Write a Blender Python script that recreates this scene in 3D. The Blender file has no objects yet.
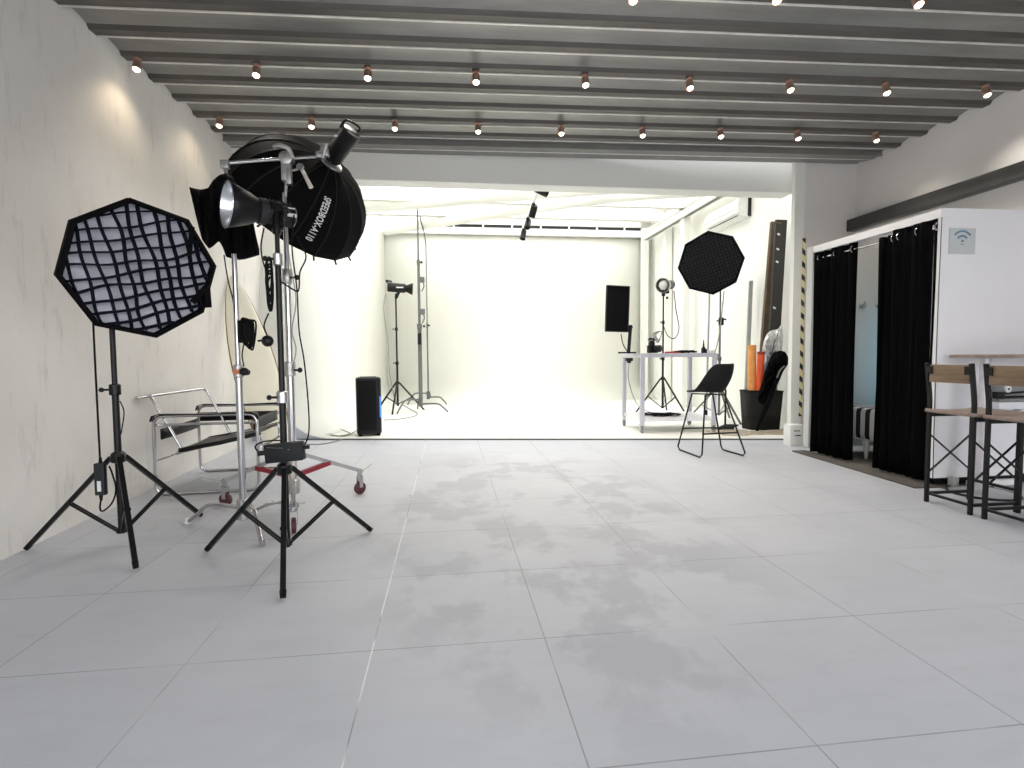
import bpy, bmesh, math, random
from mathutils import Vector, Matrix, Quaternion
random.seed(7)
S = bpy.context.scene
COL = S.collection
PI = math.pi
V = Vector

# ------------------------------------------------------------------ camera
F, PIT, YAW, ROL, H = 526.8, .05497, .1195, -.0077, 1.008
_cy, _sy = math.cos(YAW), math.sin(YAW)
FWD = V((_sy*math.cos(PIT), _cy*math.cos(PIT), -math.sin(PIT)))
_r = V((_cy, -_sy, 0)); _u = _r.cross(FWD)
RT = _r*math.cos(ROL) + _u*math.sin(ROL)
UP = -_r*math.sin(ROL) + _u*math.cos(ROL)
EYE = V((0, 0, H))
def _ray(x, y): return FWD + RT*((x-512)/F) + UP*((384-y)/F)
def PY(x, y, Y): d = _ray(x, y); return EYE + d*(Y/d.y)      # a measured point at depth Y
def PX(x, y, X): d = _ray(x, y); return EYE + d*(X/d.x)      # a measured point on a plane X
def PF(x, y, z=0): d = _ray(x, y); return EYE + d*((z-H)/d.z)  # a measured point on the floor
cam = bpy.data.cameras.new('camera'); co = bpy.data.objects.new('camera', cam); COL.objects.link(co)
cam.sensor_width = 36; cam.lens = F/1024*36; cam.clip_start = .02; cam.clip_end = 200
co.matrix_world = Matrix(((RT.x, UP.x, -FWD.x, 0), (RT.y, UP.y, -FWD.y, 0), (RT.z, UP.z, -FWD.z, H), (0, 0, 0, 1)))
S.camera = co

# ------------------------------------------------------------------ materials
class NT:
    def __init__(s, name):
        s.m = bpy.data.materials.new(name); s.m.use_nodes = True
        s.t = s.m.node_tree; s.b = s.t.nodes['Principled BSDF']
    def n(s, typ, **kw):
        nd = s.t.nodes.new('ShaderNode'+typ); ins = kw.pop('i', {})
        for k, v in kw.items(): setattr(nd, k, v)
        for k, v in ins.items():
            if hasattr(v, 'is_output'): s.t.links.new(v, nd.inputs[k])
            else: nd.inputs[k].default_value = v
        return nd
    def math(s, op, a, b=0.0, c=None):
        i = {0: a, 1: b}
        if c is not None: i[2] = c
        return s.n('Math', operation=op, i=i).outputs[0]
    def pos(s, scale=(1, 1, 1), obj=False):
        src = s.n('TexCoord').outputs['Object'] if obj else s.n('NewGeometry').outputs['Position']
        return s.n('Mapping', i={0: src, 'Scale': scale}).outputs[0]
    def noise(s, sc, det=4, rough=.55, vec=None):
        i = {'Scale': sc, 'Detail': det, 'Roughness': rough}
        if vec is not None: i['Vector'] = vec
        return s.n('TexNoise', i=i).outputs[0]
    def ramp(s, f, stops):
        r = s.n('ValToRGB', i={0: f}); e = r.color_ramp.elements
        while len(e) < len(stops): e.new(.5)
        for q, (p, c) in zip(e, stops): q.position = p; q.color = c if len(c) == 4 else (*c, 1)
        return r.outputs[0]
    def mix(s, f, a, b, mode='MIX'):
        nd = s.n('Mix', data_type='RGBA', blend_type=mode)
        for k, v in ((0, f), (6, a), (7, b)):
            if hasattr(v, 'is_output'): s.t.links.new(v, nd.inputs[k])
            else: nd.inputs[k].default_value = v if k == 0 else (*v, 1) if len(v) == 3 else v
        return nd.outputs[2]
    def set(s, **kw):
        for k, v in kw.items():
            k = k.replace('_', ' ').title().replace('Ior', 'IOR')
            if hasattr(v, 'is_output'): s.t.links.new(v, s.b.inputs[k])
            else: s.b.inputs[k].default_value = (*v, 1) if isinstance(v, tuple) and len(v) == 3 else v
        return s
    def bump(s, h, st, dist=.01):
        s.t.links.new(s.n('Bump', i={'Height': h, 'Strength': st, 'Distance': dist}).outputs[0], s.b.inputs['Normal']); return s

def M(name, col, rough=.5, metal=0., var=.12, sc=12., bump=0., emit=None, est=1., spec=.5):
    t = NT(name); f = t.noise(sc, 3, .5, t.pos(obj=True))
    lo = tuple(c*(1-var) for c in col); hi = tuple(min(1, c*(1+var)) for c in col)
    t.set(base_color=t.ramp(f, [(.3, lo), (.7, hi)]), roughness=rough, metallic=metal, specular_ior_level=spec)
    if bump: t.bump(f, bump)
    if emit: t.b.inputs['Emission Color'].default_value = (*emit, 1); t.b.inputs['Emission Strength'].default_value = est
    return t.m

BLK = M('black_painted_metal', (.0045, .0045, .005), .36, spec=0.3)
BPL = M('black_plastic', (.006, .006, .007), .42, spec=0.28)
BRB = M('black_rubber', (.005, .005, .005), .7, spec=0.15)
BFB = M('black_fabric', (.0045, .0045, .005), .85, sc=40, bump=.15, spec=0.08)
BLE = M('black_leather', (.005, .005, .0055), .42, sc=30, bump=.1, spec=0.3)
CHR = M('chrome', (.50, .50, .51), .16, 1., .06)
DSTL = M('dull_dark_steel', (.16, .16, .16), .45, .5)
STL = M('brushed_steel', (.55, .55, .56), .3, 1., .1)
ALU = M('dull_aluminium', (.46, .45, .44), .38, .9, .1)
RED = M('red_painted_tube', (.27, .018, .028), .4)
WHEEL = M('dark_red_wheel', (.07, .012, .016), .5)
WPM = M('white_painted_metal', (.80, .80, .83), .4, var=.03)
GPM = M('pale_grey_painted_metal', (.56, .55, .62), .45, var=.04)
SILV = M('reflector_silver', (.85, .86, .9), .25, 1., .05)
DIFF = M('white_diffuser_cloth', (.80, .795, .87), .8, var=.06, sc=6)
DKGR = M('dark_grey_plastic', (.022, .022, .025), .5, spec=0.3)
GREYG = M('grey_rubber', (.22, .22, .22), .6)
WHT = M('white_plastic', (.82, .82, .80), .4, var=.03)
ORNG = M('orange_roll', (.80, .10, .02), .5)
AMB = M('amber_roll', (.85, .38, .10), .55)
TAPE = M('orange_tape', (.75, .28, .12), .6)
BROWN = M('brown_board', (.10, .062, .03), .6, var=.25, sc=8)
DKBD = M('dark_board', (.025, .022, .02), .55)
CRM = M('cream_gelcoat', (.88, .85, .70), .35, var=.02)
RAIL = M('tan_brown_rail', (.22, .13, .05), .5)
TABLEG = M('cable_grey', (.30, .29, .27), .6)
LEDB = M('blue_led', (.05, .15, .9), .4, emit=(.05, .2, 1.), est=1.6)
LEDC = M('cyan_led', (.1, .7, .9), .4, emit=(.10, .75, 1.), est=3.)
BULB = M('warm_lamp_lens', (1, .9, .75), .3, emit=(1., .86, .68), est=9.)
COPP = M('copper_lamp_body', (.45, .30, .24), .35, .8)
GLS = M('frosted_glass_dome', (.62, .62, .58), .25, var=.05)
CARPET = M('brown_grey_carpet', (.105, .095, .082), .95, var=.3, sc=90, bump=.4)
SILVC = M('crumpled_silver_cloth', (.62, .62, .62), .4, .4, .35, 18, .6)
PAPER = M('white_paper_roll', (.83, .82, .78), .6, var=.03)

def wood(name, c1, c2, sc=(3, 22, 22)):
    t = NT(name); p = t.pos(sc, True)
    f = t.noise(1.3, 5, .6, p); g = t.noise(5, 3, .6, p)
    t.set(base_color=t.mix(t.math('MULTIPLY', g, .5), t.ramp(f, [(.3, c1), (.7, c2)]), c1), roughness=.5)
    return t.m
WOOD = wood('oak_board', (.17, .10, .055), (.36, .245, .15))
WOODY = wood('oak_backrest', (.15, .09, .05), (.31, .21, .13), (22, 3, 30))
WOODT = wood('greyed_oak_top', (.20, .14, .11), (.37, .29, .245))

# floor: large grey tiles, thin joints, worn and mopped patches
t = NT('grey_floor_tiles'); p = t.pos(); sep = t.n('SeparateXYZ', i={0: p})
TS, TX, TY = .6003, -.8744, 1.198
def joint(co_, o, w):
    f = t.math('FRACT', t.math('ADD', t.math('DIVIDE', t.math('SUBTRACT', co_, o), TS), 40.5))
    return t.math('LESS_THAN', t.math('ABSOLUTE', t.math('SUBTRACT', f, .5)), w)
jx = joint(sep.outputs[0], TX, .0036); jy = joint(sep.outputs[1], TY, .0038)
tid = t.n('Combine'+'XYZ', i={0: t.math('FLOOR', t.math('DIVIDE', t.math('SUBTRACT', sep.outputs[0], TX), TS)), 1: t.math('FLOOR', t.math('DIVIDE', t.math('SUBTRACT', sep.outputs[1], TY), TS))}).outputs[0]
tile_r = t.n('TexWhiteNoise', i={'Vector': tid}).outputs[0]
big = t.noise(1.1, 5, .6, p); streak = t.noise(1.9, 6, .60, t.pos((1.25, 1., 1)))
scuff = t.noise(5., 8, .72, t.pos((.7, 2.6, 1)))
base = t.ramp(big, [(.3, (.475, .49, .535)), (.7, (.54, .555, .60))])
base = t.mix(t.math('MULTIPLY', tile_r, .25), base, (.585, .60, .635))
# worn walking lane in the middle of the room
dx = t.math('DIVIDE', t.math('SUBTRACT', sep.outputs[0], .55), 1.15); dy = t.math('DIVIDE', t.math('SUBTRACT', sep.outputs[1], 3.3), 2.3)
lane = t.math('MAXIMUM', t.math('SUBTRACT', 1., t.math('ADD', t.math('MULTIPLY', dx, dx), t.math('MULTIPLY', dy, dy))), 0.)
wear = t.math('MULTIPLY', t.ramp(streak, [(.49, (0, 0, 0)), (.56, (1, 1, 1))]), t.math('MINIMUM', t.math('MULTIPLY', lane, 2.), 1.))
base = t.mix(t.math('MULTIPLY', wear, .60), base, (.37, .38, .42))
base = t.mix(t.math('MULTIPLY', t.ramp(scuff, [(.5, (0, 0, 0)), (.75, (1, 1, 1))]), .30), base, (.42, .425, .45))
lt = t.noise(1.7, 3, .5, p)
white_ln = t.math('MULTIPLY', jx, t.math('LESS_THAN', t.math('ABSOLUTE', t.math('SUBTRACT', sep.outputs[0], TX+TS)), .05))
jc = t.ramp(lt, [(.50, (.19, .19, .20)), (.66, (.58, .58, .58))])
base = t.mix(t.math('MULTIPLY', t.math('MAXIMUM', jx, jy), .68), base, jc)
base = t.mix(t.math('MULTIPLY', white_ln, t.ramp(t.noise(2.3, 3, .5, p), [(.40, (0, 0, 0)), (.48, (1, 1, 1))])), base, (.80, .80, .80))
t.set(base_color=base, roughness=t.math('ADD', t.math('MULTIPLY', scuff, .25), .40))
t.bump(scuff, .04, .004); FLOORM = t.m

def plaster(name, c1, c2, streaks=True, bst=.25):
    t = NT(name); p = t.pos(); f = t.noise(1.3, 5, .6, p)
    col = t.ramp(f, [(.3, c1), (.72, c2)])
    fine = t.noise(34, 6, .65, p)
    if streaks:
        v = t.noise(7, 6, .7, t.pos((1, 1.6, .35)))
        col = t.mix(t.math('MULTIPLY', t.ramp(v, [(.56, (0, 0, 0)), (.72, (1, 1, 1))]), .45), col, tuple(c*.62 for c in c1))
        sp = t.noise(95, 4, .65, t.pos((1, 1, .5)))
        col = t.mix(t.math('MULTIPLY', t.ramp(sp, [(.60, (0, 0, 0)), (.74, (1, 1, 1))]), .22), col, tuple(c*.45 for c in c1))
    t.set(base_color=col, roughness=.75); t.bump(fine, bst, .006); return t.m
WALLL = plaster('rough_beige_plaster', (.76, .725, .68), (.85, .825, .785))
WALLR = plaster('smooth_pinkish_plaster', (.77, .735, .71), (.83, .80, .78), False, .12)
WALLW = plaster('white_wall_paint', (.80, .79, .80), (.84, .83, .845), False, .05)
WALLC = plaster('cyclorama_paint', (.86, .857, .795), (.875, .872, .81), False, .02)
WALLG = plaster('grey_cabin_paint', (.55, .56, .54), (.60, .61, .59), False, .05)
REARW = plaster('rear_white_paint', (.84, .837, .79), (.86, .857, .81), False, .03)
t = NT('galvanised_deck_pan'); p = t.pos((1, 5, 5)); f = t.noise(2.5, 5, .6, p)
t.set(base_color=t.ramp(f, [(.3, (.24, .235, .222)), (.7, (.32, .315, .30))]), roughness=.40, metallic=.45); PAN = t.m
t = NT('taupe_deck_rib'); p = t.pos((1, 4, 4)); f = t.noise(3, 5, .6, p)
t.set(base_color=t.ramp(f, [(.3, (.085, .078, .070)), (.7, (.115, .105, .095))]), roughness=.4, metallic=.4); RIB = t.m
FASC = M('grey_steel_fascia', (.25, .245, .23), .45, .3, .08, 4)
t = NT('translucent_roof_sheet'); p = t.pos(); f = t.noise(2, 3, .5, t.pos((.4, 3, 1)))
t.set(base_color=(.85, .86, .88), roughness=.5, emission_color=(.99, .99, 1.), emission_strength=t.math('ADD', t.math('MULTIPLY', f, 2.4), 2.05)); SKYL = t.m
t = NT('hazard_tape'); sp = t.n('SeparateXYZ', i={0: t.pos()})
fr = t.math('FRACT', t.math('MULTIPLY', t.math('ADD', sp.outputs[2], t.math('MULTIPLY', sp.outputs[0], .9)), 7.2))
t.set(base_color=t.mix(t.math('LESS_THAN', fr, .42), (.85, .77, .42), (.03, .03, .03)), roughness=.5); HAZ = t.m
t = NT('striped_upholstery'); sp = t.n('SeparateXYZ', i={0: t.pos(obj=True)})
fr = t.math('FRACT', t.math('MULTIPLY', sp.outputs[1], 9.2))
t.set(base_color=t.mix(t.math('LESS_THAN', fr, .5), (.74, .72, .68), (.012, .012, .02)), roughness=.8); STRIPE = t.m
t = NT('black_velvet'); f = t.noise(30, 4, .6, t.pos((1, 1, .1)))
t.set(base_color=t.ramp(f, [(.3, (.0022, .0022, .0026)), (.7, (.004, .004, .0046))]), roughness=.95, specular_ior_level=.03); VELV = t.m
STEELB = M('dark_steel_channel', (.055, .055, .055), .3, .4, .2, 6)
SIGN = M('grey_sign_panel', (.55, .58, .58), .45, var=.04)
SIGNB = M('blue_grey_sign_print', (.15, .26, .36), .5)
TILEB = M('blue_grey_board', (.42, .44, .50), .5, var=.05, sc=5)

# ------------------------------------------------------------------ mesh helpers
class MB:
    def __init__(s): s.b = bmesh.new()
    def quad(s, *vs): s.b.faces.new([s.b.verts.new(v) for v in vs]); return s
    def box(s, c, sz, R=None, bev=0.):
        r = bmesh.ops.create_cube(s.b, size=1)['verts']
        bmesh.ops.scale(s.b, vec=V(sz), verts=r)
        if bev:
            es = list({e for v in r for e in v.link_edges})
            r = list({v for f in bmesh.ops.bevel(s.b, geom=es, offset=bev, segments=2, affect='EDGES', profile=.6)['faces'] for v in f.verts} | {v for v in r if v.is_valid})
        if R is not None: bmesh.ops.rotate(s.b, cent=(0, 0, 0), matrix=R, verts=r)
        bmesh.ops.translate(s.b, vec=V(c), verts=r); return s
    def tube(s, pts, r, n=10, smooth=0, closed=False, cap=True):
        pts = [V(p) for p in pts]
        if smooth and len(pts) > 2: pts = catmull(pts, smooth, closed)
        m = len(pts); rr = r if isinstance(r, (list, tuple)) else [r]*m
        if len(rr) != m: rr = [rr[0] + (rr[-1]-rr[0])*i/(m-1) for i in range(m)]
        up = None; rings = []
        for i, p in enumerate(pts):
            a = pts[i-1] if i else (pts[-1] if closed else p); b = pts[(i+1) % m] if (i < m-1 or closed) else p
            d = (b-a).normalized() if (b-a).length > 1e-9 else V((0, 0, 1))
            if up is None: up = d.orthogonal().normalized()
            up = (up - d*up.dot(d)); up = up.normalized() if up.length > 1e-6 else d.orthogonal().normalized()
            w = d.cross(up)
            rings.append([s.b.verts.new(p + (up*math.cos(2*PI*k/n) + w*math.sin(2*PI*k/n))*rr[i]) for k in range(n)])
        for i in range(m if closed else m-1):
            A, B = rings[i], rings[(i+1) % m]
            for k in range(n): s.b.faces.new((A[k], A[(k+1) % n], B[(k+1) % n], B[k]))
        if cap and not closed:
            s.b.faces.new(rings[0][::-1]); s.b.faces.new(rings[-1])
        return s
    def bar(s, p, q, r, n=12, r2=None): return s.tube([p, q], [r, r if r2 is None else r2], n)
    def flat(s, p, q, w, t, upv=(0, 0, 1)):           # rectangular bar
        p, q = V(p), V(q); d = (q-p).normalized(); u = V(upv); x = d.cross(u)
        if x.length < 1e-4: x = d.orthogonal()
        x.normalize(); y = x.cross(d)
        c = [[s.b.verts.new(e + x*(w/2*i) + y*(t/2*j)) for i, j in ((-1, -1), (1, -1), (1, 1), (-1, 1))] for e in (p, q)]
        for k in range(4): s.b.faces.new((c[0][k], c[0][(k+1) % 4], c[1][(k+1) % 4], c[1][k]))
        s.b.faces.new(c[0][::-1]); s.b.faces.new(c[1]); return s
    def lathe(s, o, d, prof, n=24, cap=True):         # prof: (distance along d, radius)
        o, d = V(o), V(d).normalized(); return s.tube2([o + d*a for a, _ in prof], [r for _, r in prof], d, n, cap)
    def tube2(s, pts, rr, d, n, cap):
        u = d.orthogonal().normalized(); w = d.cross(u)
        R = [[s.b.verts.new(p + (u*math.cos(2*PI*k/n) + w*math.sin(2*PI*k/n))*r) for k in range(n)] for p, r in zip(pts, rr)]
        for A, B in zip(R, R[1:]):
            for k in range(n): s.b.faces.new((A[k], A[(k+1) % n], B[(k+1) % n], B[k]))
        if cap: s.b.faces.new(R[0][::-1]); s.b.faces.new(R[-1])
        return s
    def grid(s, rows, closed=False):                  # rows of points -> quads
        R = [[s.b.verts.new(p) for p in r] for r in rows]
        for A, B in zip(R, R[1:]):
            m = len(A)
            for k in range(m if closed else m-1): s.b.faces.new((A[k], A[(k+1) % m], B[(k+1) % m], B[k]))
        return s
    def prism(s, poly, vec):
        a = [s.b.verts.new(p) for p in poly]; b = [s.b.verts.new(V(p)+V(vec)) for p in poly]; n = len(a)
        s.b.faces.new(a[::-1]); s.b.faces.new(b)
        for k in range(n): s.b.faces.new((a[k], a[(k+1) % n], b[(k+1) % n], b[k]))
        return s
    def ball(s, c, r, sc=(1, 1, 1), n=12):
        v = bmesh.ops.create_uvsphere(s.b, u_segments=n+4, v_segments=n, radius=r)['verts']
        bmesh.ops.scale(s.b, vec=V(sc), verts=v); bmesh.ops.translate(s.b, vec=V(c), verts=v); return s
    def build(s, name, mat, parent=None, smooth=38, solid=0., sub=0):
        off = V(parent['_o']) if parent is not None and '_o' in parent else V()
        bmesh.ops.translate(s.b, vec=-off, verts=s.b.verts[:])
        bmesh.ops.recalc_face_normals(s.b, faces=s.b.faces[:])
        me = bpy.data.meshes.new(name); s.b.to_mesh(me); s.b.free()
        me.materials.append(mat); me.shade_smooth(); me.set_sharp_from_angle(angle=math.radians(smooth))
        o = bpy.data.objects.new(name, me); COL.objects.link(o)
        if parent is not None: o.parent = parent; o['_o'] = tuple(off)
        if solid: md = o.modifiers.new('t', 'SOLIDIFY'); md.thickness = solid; md.offset = 0
        if sub: md = o.modifiers.new('s', 'SUBSURF'); md.levels = md.render_levels = sub
        return o
def catmull(P, k, closed=False):
    out = []; n = len(P)
    for i in range(n if closed else n-1):
        g = (lambda j: P[j % n]) if closed else (lambda j: P[min(max(j, 0), n-1)])
        a, b, c, d = g(i-1), g(i), g(i+1), g(i+2)
        for q in range(k):
            t = q/k; out.append(.5*((2*b) + (c-a)*t + (2*a-5*b+4*c-d)*t*t + (3*b-a-3*c+d)*t**3))
    if not closed: out.append(P[-1].copy())
    return out
def tag(o, label, cat, group=None, kind=None):
    o['label'] = label; o['category'] = cat
    if group: o['group'] = group
    if kind: o['kind'] = kind
    return o
def thing(name, loc, label, cat, group=None):
    o = bpy.data.objects.new(name, None); COL.objects.link(o); o.location = loc; o.empty_display_size = .1
    o['_o'] = tuple(loc); return tag(o, label, cat, group)
def struct(mb, name, mat, **k): o = mb.build(name, mat, **k); o['kind'] = 'structure'; return o
def solo(mb, name, mat, label, cat, group=None, **k): return tag(mb.build(name, mat, **k), label, cat, group)
def copy_tree(o, parent=None):
    c = o.copy(); COL.objects.link(c)
    if parent is not None: c.parent = parent
    for ch in list(o.children): copy_tree(ch, c)
    return c

# ------------------------------------------------------------------ room shell
WL = lambda Y: -2.24 - .031*(Y-2.9)                    # left wall, slightly out of square
WR, ZC = 4.51, 3.06
Y0 = -1.6
m = MB(); m.prism([(-2.7, Y0, -.1), (4.8, Y0, -.1), (4.8, 7.2, -.1), (-2.7, 7.2, -.1)], (0, 0, .1)); struct(m, 'floor', FLOORM)
m = MB(); m.box((1, Y0-21.5, -.06), (60, 40, .1)); struct(m, 'ground_outside_unseen', M('grey_bounce_ground', (.38, .38, .37), .8))  # unseen ground, added to block sky from below and set the upward bounce
m = MB(); m.box((1.1, Y0-.1, 3.2), (7.6, .2, 1.8)); struct(m, 'wall_front_unseen', WALLW)  # unseen header behind the camera, added to limit sky light on the ceiling
def WLZ(Y, z): return WL(Y) + .24*min(1, max(0, (Y-3.1)/2.3))*z/ZC
m = MB(); rows = []
for k in range(34):
    Y = Y0 + (6.75-Y0)*k/33
    rows.append([V((WLZ(Y, z), Y, z)) for z in (0, .5, 1., 1.5, 2., 2.5, 3., 3.5, 4.)] + [V((WL(Y)-.3, Y, 4.)), V((WL(Y)-.3, Y, 0))])
m.grid(rows, True); m.b.faces.new([m.b.verts.new(p) for p in rows[0]]); m.b.faces.new([m.b.verts.new(p) for p in rows[-1]])
bmesh.ops.remove_doubles(m.b, verts=m.b.verts[:], dist=.0005); struct(m, 'wall_left', WALLL)
m = MB(); m.prism([(WR, Y0, 0), (WR, 5.45, 0), (WR+.2, 5.45, 0), (WR+.2, Y0, 0)], (0, 0, 4.0)); struct(m, 'wall_right', WALLR)
m = MB(); m.prism([(WR, 5.45, 0), (WR, 11.6, 0), (WR+.2, 11.6, 0), (WR+.2, 5.45, 0)], (0, 0, 4.1)); struct(m, 'wall_rear_right', REARW)
m = MB(); m.box((4.19, 5.53, 2.), (.66, .16, 4.0)); struct(m, 'wall_return', WALLR)
m = MB(); m.box((3.8125, 5.43, 1.55), (.115, .06, 3.1)); struct(m, 'pillar', REARW)
m = MB(); m.box((3.868, 5.397, 1.28), (.035, .006, 1.95)); m.box((3.868, 5.405, 1.28), (.01, .02, 1.95)); struct(m, 'trim_hazard_tape', HAZ)
# header over the opening, and the wall above it
m = MB(); m.box((.7, 5.68, 3.42), (6.3, .22, 1.26), bev=.01); struct(m, 'wall_header', REARW)

# corrugated steel deck ceiling
ANG = -.042
def cz(x, y, z): return V((x, y + ANG*(x-.5), z))
ribs = [3.32 + .2925*(k-14) for k in range(22)]
pan, rib, lip = MB(), MB(), MB()
def rib_rows(ys):
    top = ZC+.028
    x0, x1 = -2.75, 4.7
    for k, y in enumerate(ys):
        # rib: bottom flange with small lips and sloping webs
        pr = [(y-.052, top), (y-.034, ZC+.004), (y-.030, ZC), (y+.030, ZC), (y+.034, ZC+.004), (y+.05, top)]
        rib.prism([cz(x0, a, b) for a, b in pr], cz(x1, 0, 0)-cz(x0, 0, 0))
        lip.prism([cz(x0, a, b) for a, b in ((y+.030, ZC-.007), (y+.047, ZC-.005), (y+.047, ZC+.004), (y+.030, ZC+.002))], cz(x1, 0, 0)-cz(x0, 0, 0))
        n = 6; A, B = y+.046, y+.2925-.048
        pts = [(A+(B-A)*i/n, top - .004 + .02*math.sin(PI*i/n)) for i in range(n+1)]
        pan.grid([[cz(x0, a, b) for a, b in pts], [cz(x1, a, b) for a, b in pts]])
rib_rows(ribs)
pan.prism([cz(-2.75, Y0-.2, ZC+.16), cz(4.7, Y0-.2, ZC+.16), cz(4.7, 5.5, ZC+.16), cz(-2.75, 5.5, ZC+.16)], (0, 0, .1))
struct(pan, 'ceiling', PAN); struct(rib, 'ceiling_rib', RIB); struct(lip, 'ceiling_rib_edge', M('rib_edge_highlight', (.78, .76, .72), .3, .3))  # highlight along each rib edge is put into the lip's pale colour
m = MB()
m.prism([cz(-2.75, 5.27, ZC-.002), cz(4.62, 5.27, ZC-.002), cz(4.40, 5.53, ZC-.002), cz(-2.75, 5.53, ZC-.002)], (0, 0, .12))
m.flat(cz(-2.75, 5.275, ZC-.008), cz(4.6, 5.275, ZC-.008), .02, .012); struct(m, 'ceiling_fascia', FASC)

# cyclorama: raised white floor with a curved cove into the left and back walls
E0, E1 = V((-1.49, 6.545, 0)), V((WR, 5.53, 0))
ed = (E1-E0).normalized(); ZF = .02; RC = .5
prof = [(RC + .0, ZF)] + [(RC - RC*math.sin(a), ZF + RC - RC*math.cos(a)) for a in [PI/2*i/10 for i in range(1, 11)]] + [(0, 2.), (0, 3.58)]
LA, LB = V((-1.99, 6.63, 0)), V((-1.30, 11.4, 0))
ldir = (LB-LA).normalized(); lnor = V((ldir.y, -ldir.x, 0))
rows = []
for d, z in prof:
    # left line offset by d meets edge line, and back line offset by d
    p = LA + lnor*d
    k = ((E0-p).cross(ed)).z/(ldir.cross(ed)).z; s0 = p + ldir*k
    s0 = s0 if d > 0 else LA.copy()
    if d < RC: s0 = p + ldir*(((6.63-.0) - p.y)/ldir.y)
    kc = (11.4 - d - p.y)/ldir.y; s1 = p + ldir*kc
    s0.z = s1.z = z; rows.append([s0, s1, V((WR, 11.4-d, z))])
f0 = rows[0]
m = MB(); m.grid([[r[0], r[1]] for r in rows]); struct(m, 'wall_cyclorama_left', WALLC, solid=.012, smooth=50)
m = MB(); m.grid([[r[1], r[2]] for r in rows]); struct(m, 'wall_cyclorama_back', WALLC, solid=.012, smooth=50)
m = MB(); m.prism([V((p.x, p.y, 0)) for p in (f0[0], f0[1], f0[2], V((WR, 5.53, ZF)))], (0, 0, ZF)); struct(m, 'floor_cyclorama', WALLC)
m = MB(); m.flat(E0+V((-.35, .055, ZF/2-.004)), E1+V((0, 0, ZF/2-.004)), .012, .022); struct(m, 'trim_cyclorama_edge', M('grey_floor_edge', (.10, .10, .10), .7))
# end face of the left cove, closing the gap to the left wall
m = MB(); xa = WL(6.62)-.05
poly = [V((xa, 6.625, 0)), V((-1.49, 6.56, 0))] + [V((r[0].x, 6.62, r[0].z)) for r in rows[1:11]] + [V((-1.99, 6.625, 3.58)), V((xa, 6.625, 3.58))]
m.prism(poly, (0, .03, 0)); struct(m, 'wall_cove_end', REARW)
m = MB()
m.prism([V((xa, 6.60, 0)), V((-1.52, 6.57, 0))] + [V((r[0].x-.02, 6.60, r[0].z)) for r in rows[1:9]] + [V((-2.0, 6.60, .50)), V((xa, 6.60, .50))], (0, .018, 0))
struct(m, 'trim_cove_end', TILEB)
# walls above the cove and the far roof
m = MB(); m.box((1.6, 11.5, 2.0), (6.6, .08, 4.2)); struct(m, 'wall_back', REARW)
m = MB(); m.prism([LA+V((-.10, -.0, 0)), LB+V((-.10, .05, 0)), LB+V((-.02, .05, 0)), LA+V((-.02, 0, 0))], (0, 0, 4.1)); struct(m, 'wall_rear_left', REARW)
# roof: white corrugated sheets with translucent strips between white purlins
ZR = 3.87
roofp = []
m = MB(); N = 150
ys = [5.6 + 6.0*i/N for i in range(N+1)]
m.grid([[V((x, y, ZR + .10 + .022*math.sin(y*2*PI/.16))) for y in ys] for x in (-2.6, 4.7)])
m.box((1.05, 8.6, ZR+.25), (7.4, 6.2, .04)); struct(m, 'ceiling_rear', REARW)
for k, (ya, yb) in enumerate(((5.95, 7.05), (7.25, 8.2), (8.35, 9.05), (9.3, 10.05), (10.3, 11.1))):
    m = MB(); m.box((1.4, (ya+yb)/2, ZR+.055), (5.5, yb-ya, .02)); struct(m, 'window_%d' % (k+1), SKYL)
for k, (y, z0, z1) in enumerate(((7.15, 3.62, 3.86), (8.28, 3.62, 3.86), (9.17, 3.60, 3.80), (10.15, 3.62, 3.80))):
    m = MB(); xl = LA.x + (y-LA.y)*ldir.x/ldir.y - .05; xr = 4.22
    m.box(((xl+xr)/2, y, z1-.012), (xr-xl, .14, .024)); m.box(((xl+xr)/2, y, z0+.012), (xr-xl, .14, .024)); m.box(((xl+xr)/2, y-.02, (z0+z1)/2), (xr-xl, .05, z1-z0))
    struct(m, 'ceiling_beam' if k == 0 else 'ceiling_beam.%03d' % k, REARW)
m = MB(); m.box((1.45, 11.32, 3.63), (5.6, .12, .13)); m.box((1.45, 11.36, 3.93), (5.6, .1, .30)); struct(m, 'ceiling_beam.004', REARW)
m = MB(); m.box((2., 11.38, 3.745), (4.5, .03, .09)); struct(m, 'window_clerestory', DKGR)
m = MB()
for x in [.15 + .62*i for i in range(7)]: m.box((x, 11.34, 3.74), (.03, .05, .1))
struct(m, 'trim_clerestory_mullion', WHT)
m = MB(); m.box((4.25, 9.1, 3.53), (.05, 3.9, .16)); m.box((4.25, 9.1, 3.46), (.16, 3.9, .02)); m.box((4.25, 9.1, 3.61), (.16, 3.9, .02)); struct(m, 'ceiling_beam_side', REARW)
for k, (x, y) in enumerate(((4.30, 9.25), (4.30, 11.25), (4.42, 10.3))):
    m = MB(); m.box((x, y, 1.88), (.13, .14, 3.72)); struct(m, 'column' if not k else 'column.%03d' % k, REARW)
# two white braces crossing under the far roof
for k, pts in enumerate(((PY(362, 206, 9.6), PY(600, 188, 8.0), PY(705, 181, 6.9)), (PY(385, 229, 11.0), PY(600, 198, 8.6), PY(765, 187, 6.7)))):
    m = MB(); m.tube(pts, [.13, .085], 14, 8); struct(m, 'trim_roof_brace' if not k else 'trim_roof_brace.001', REARW)
m = MB(); m.box((2.4, 6.7, 3.17), (2.6, .14, .13)); struct(m, 'ceiling_beam.005', REARW)

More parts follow.
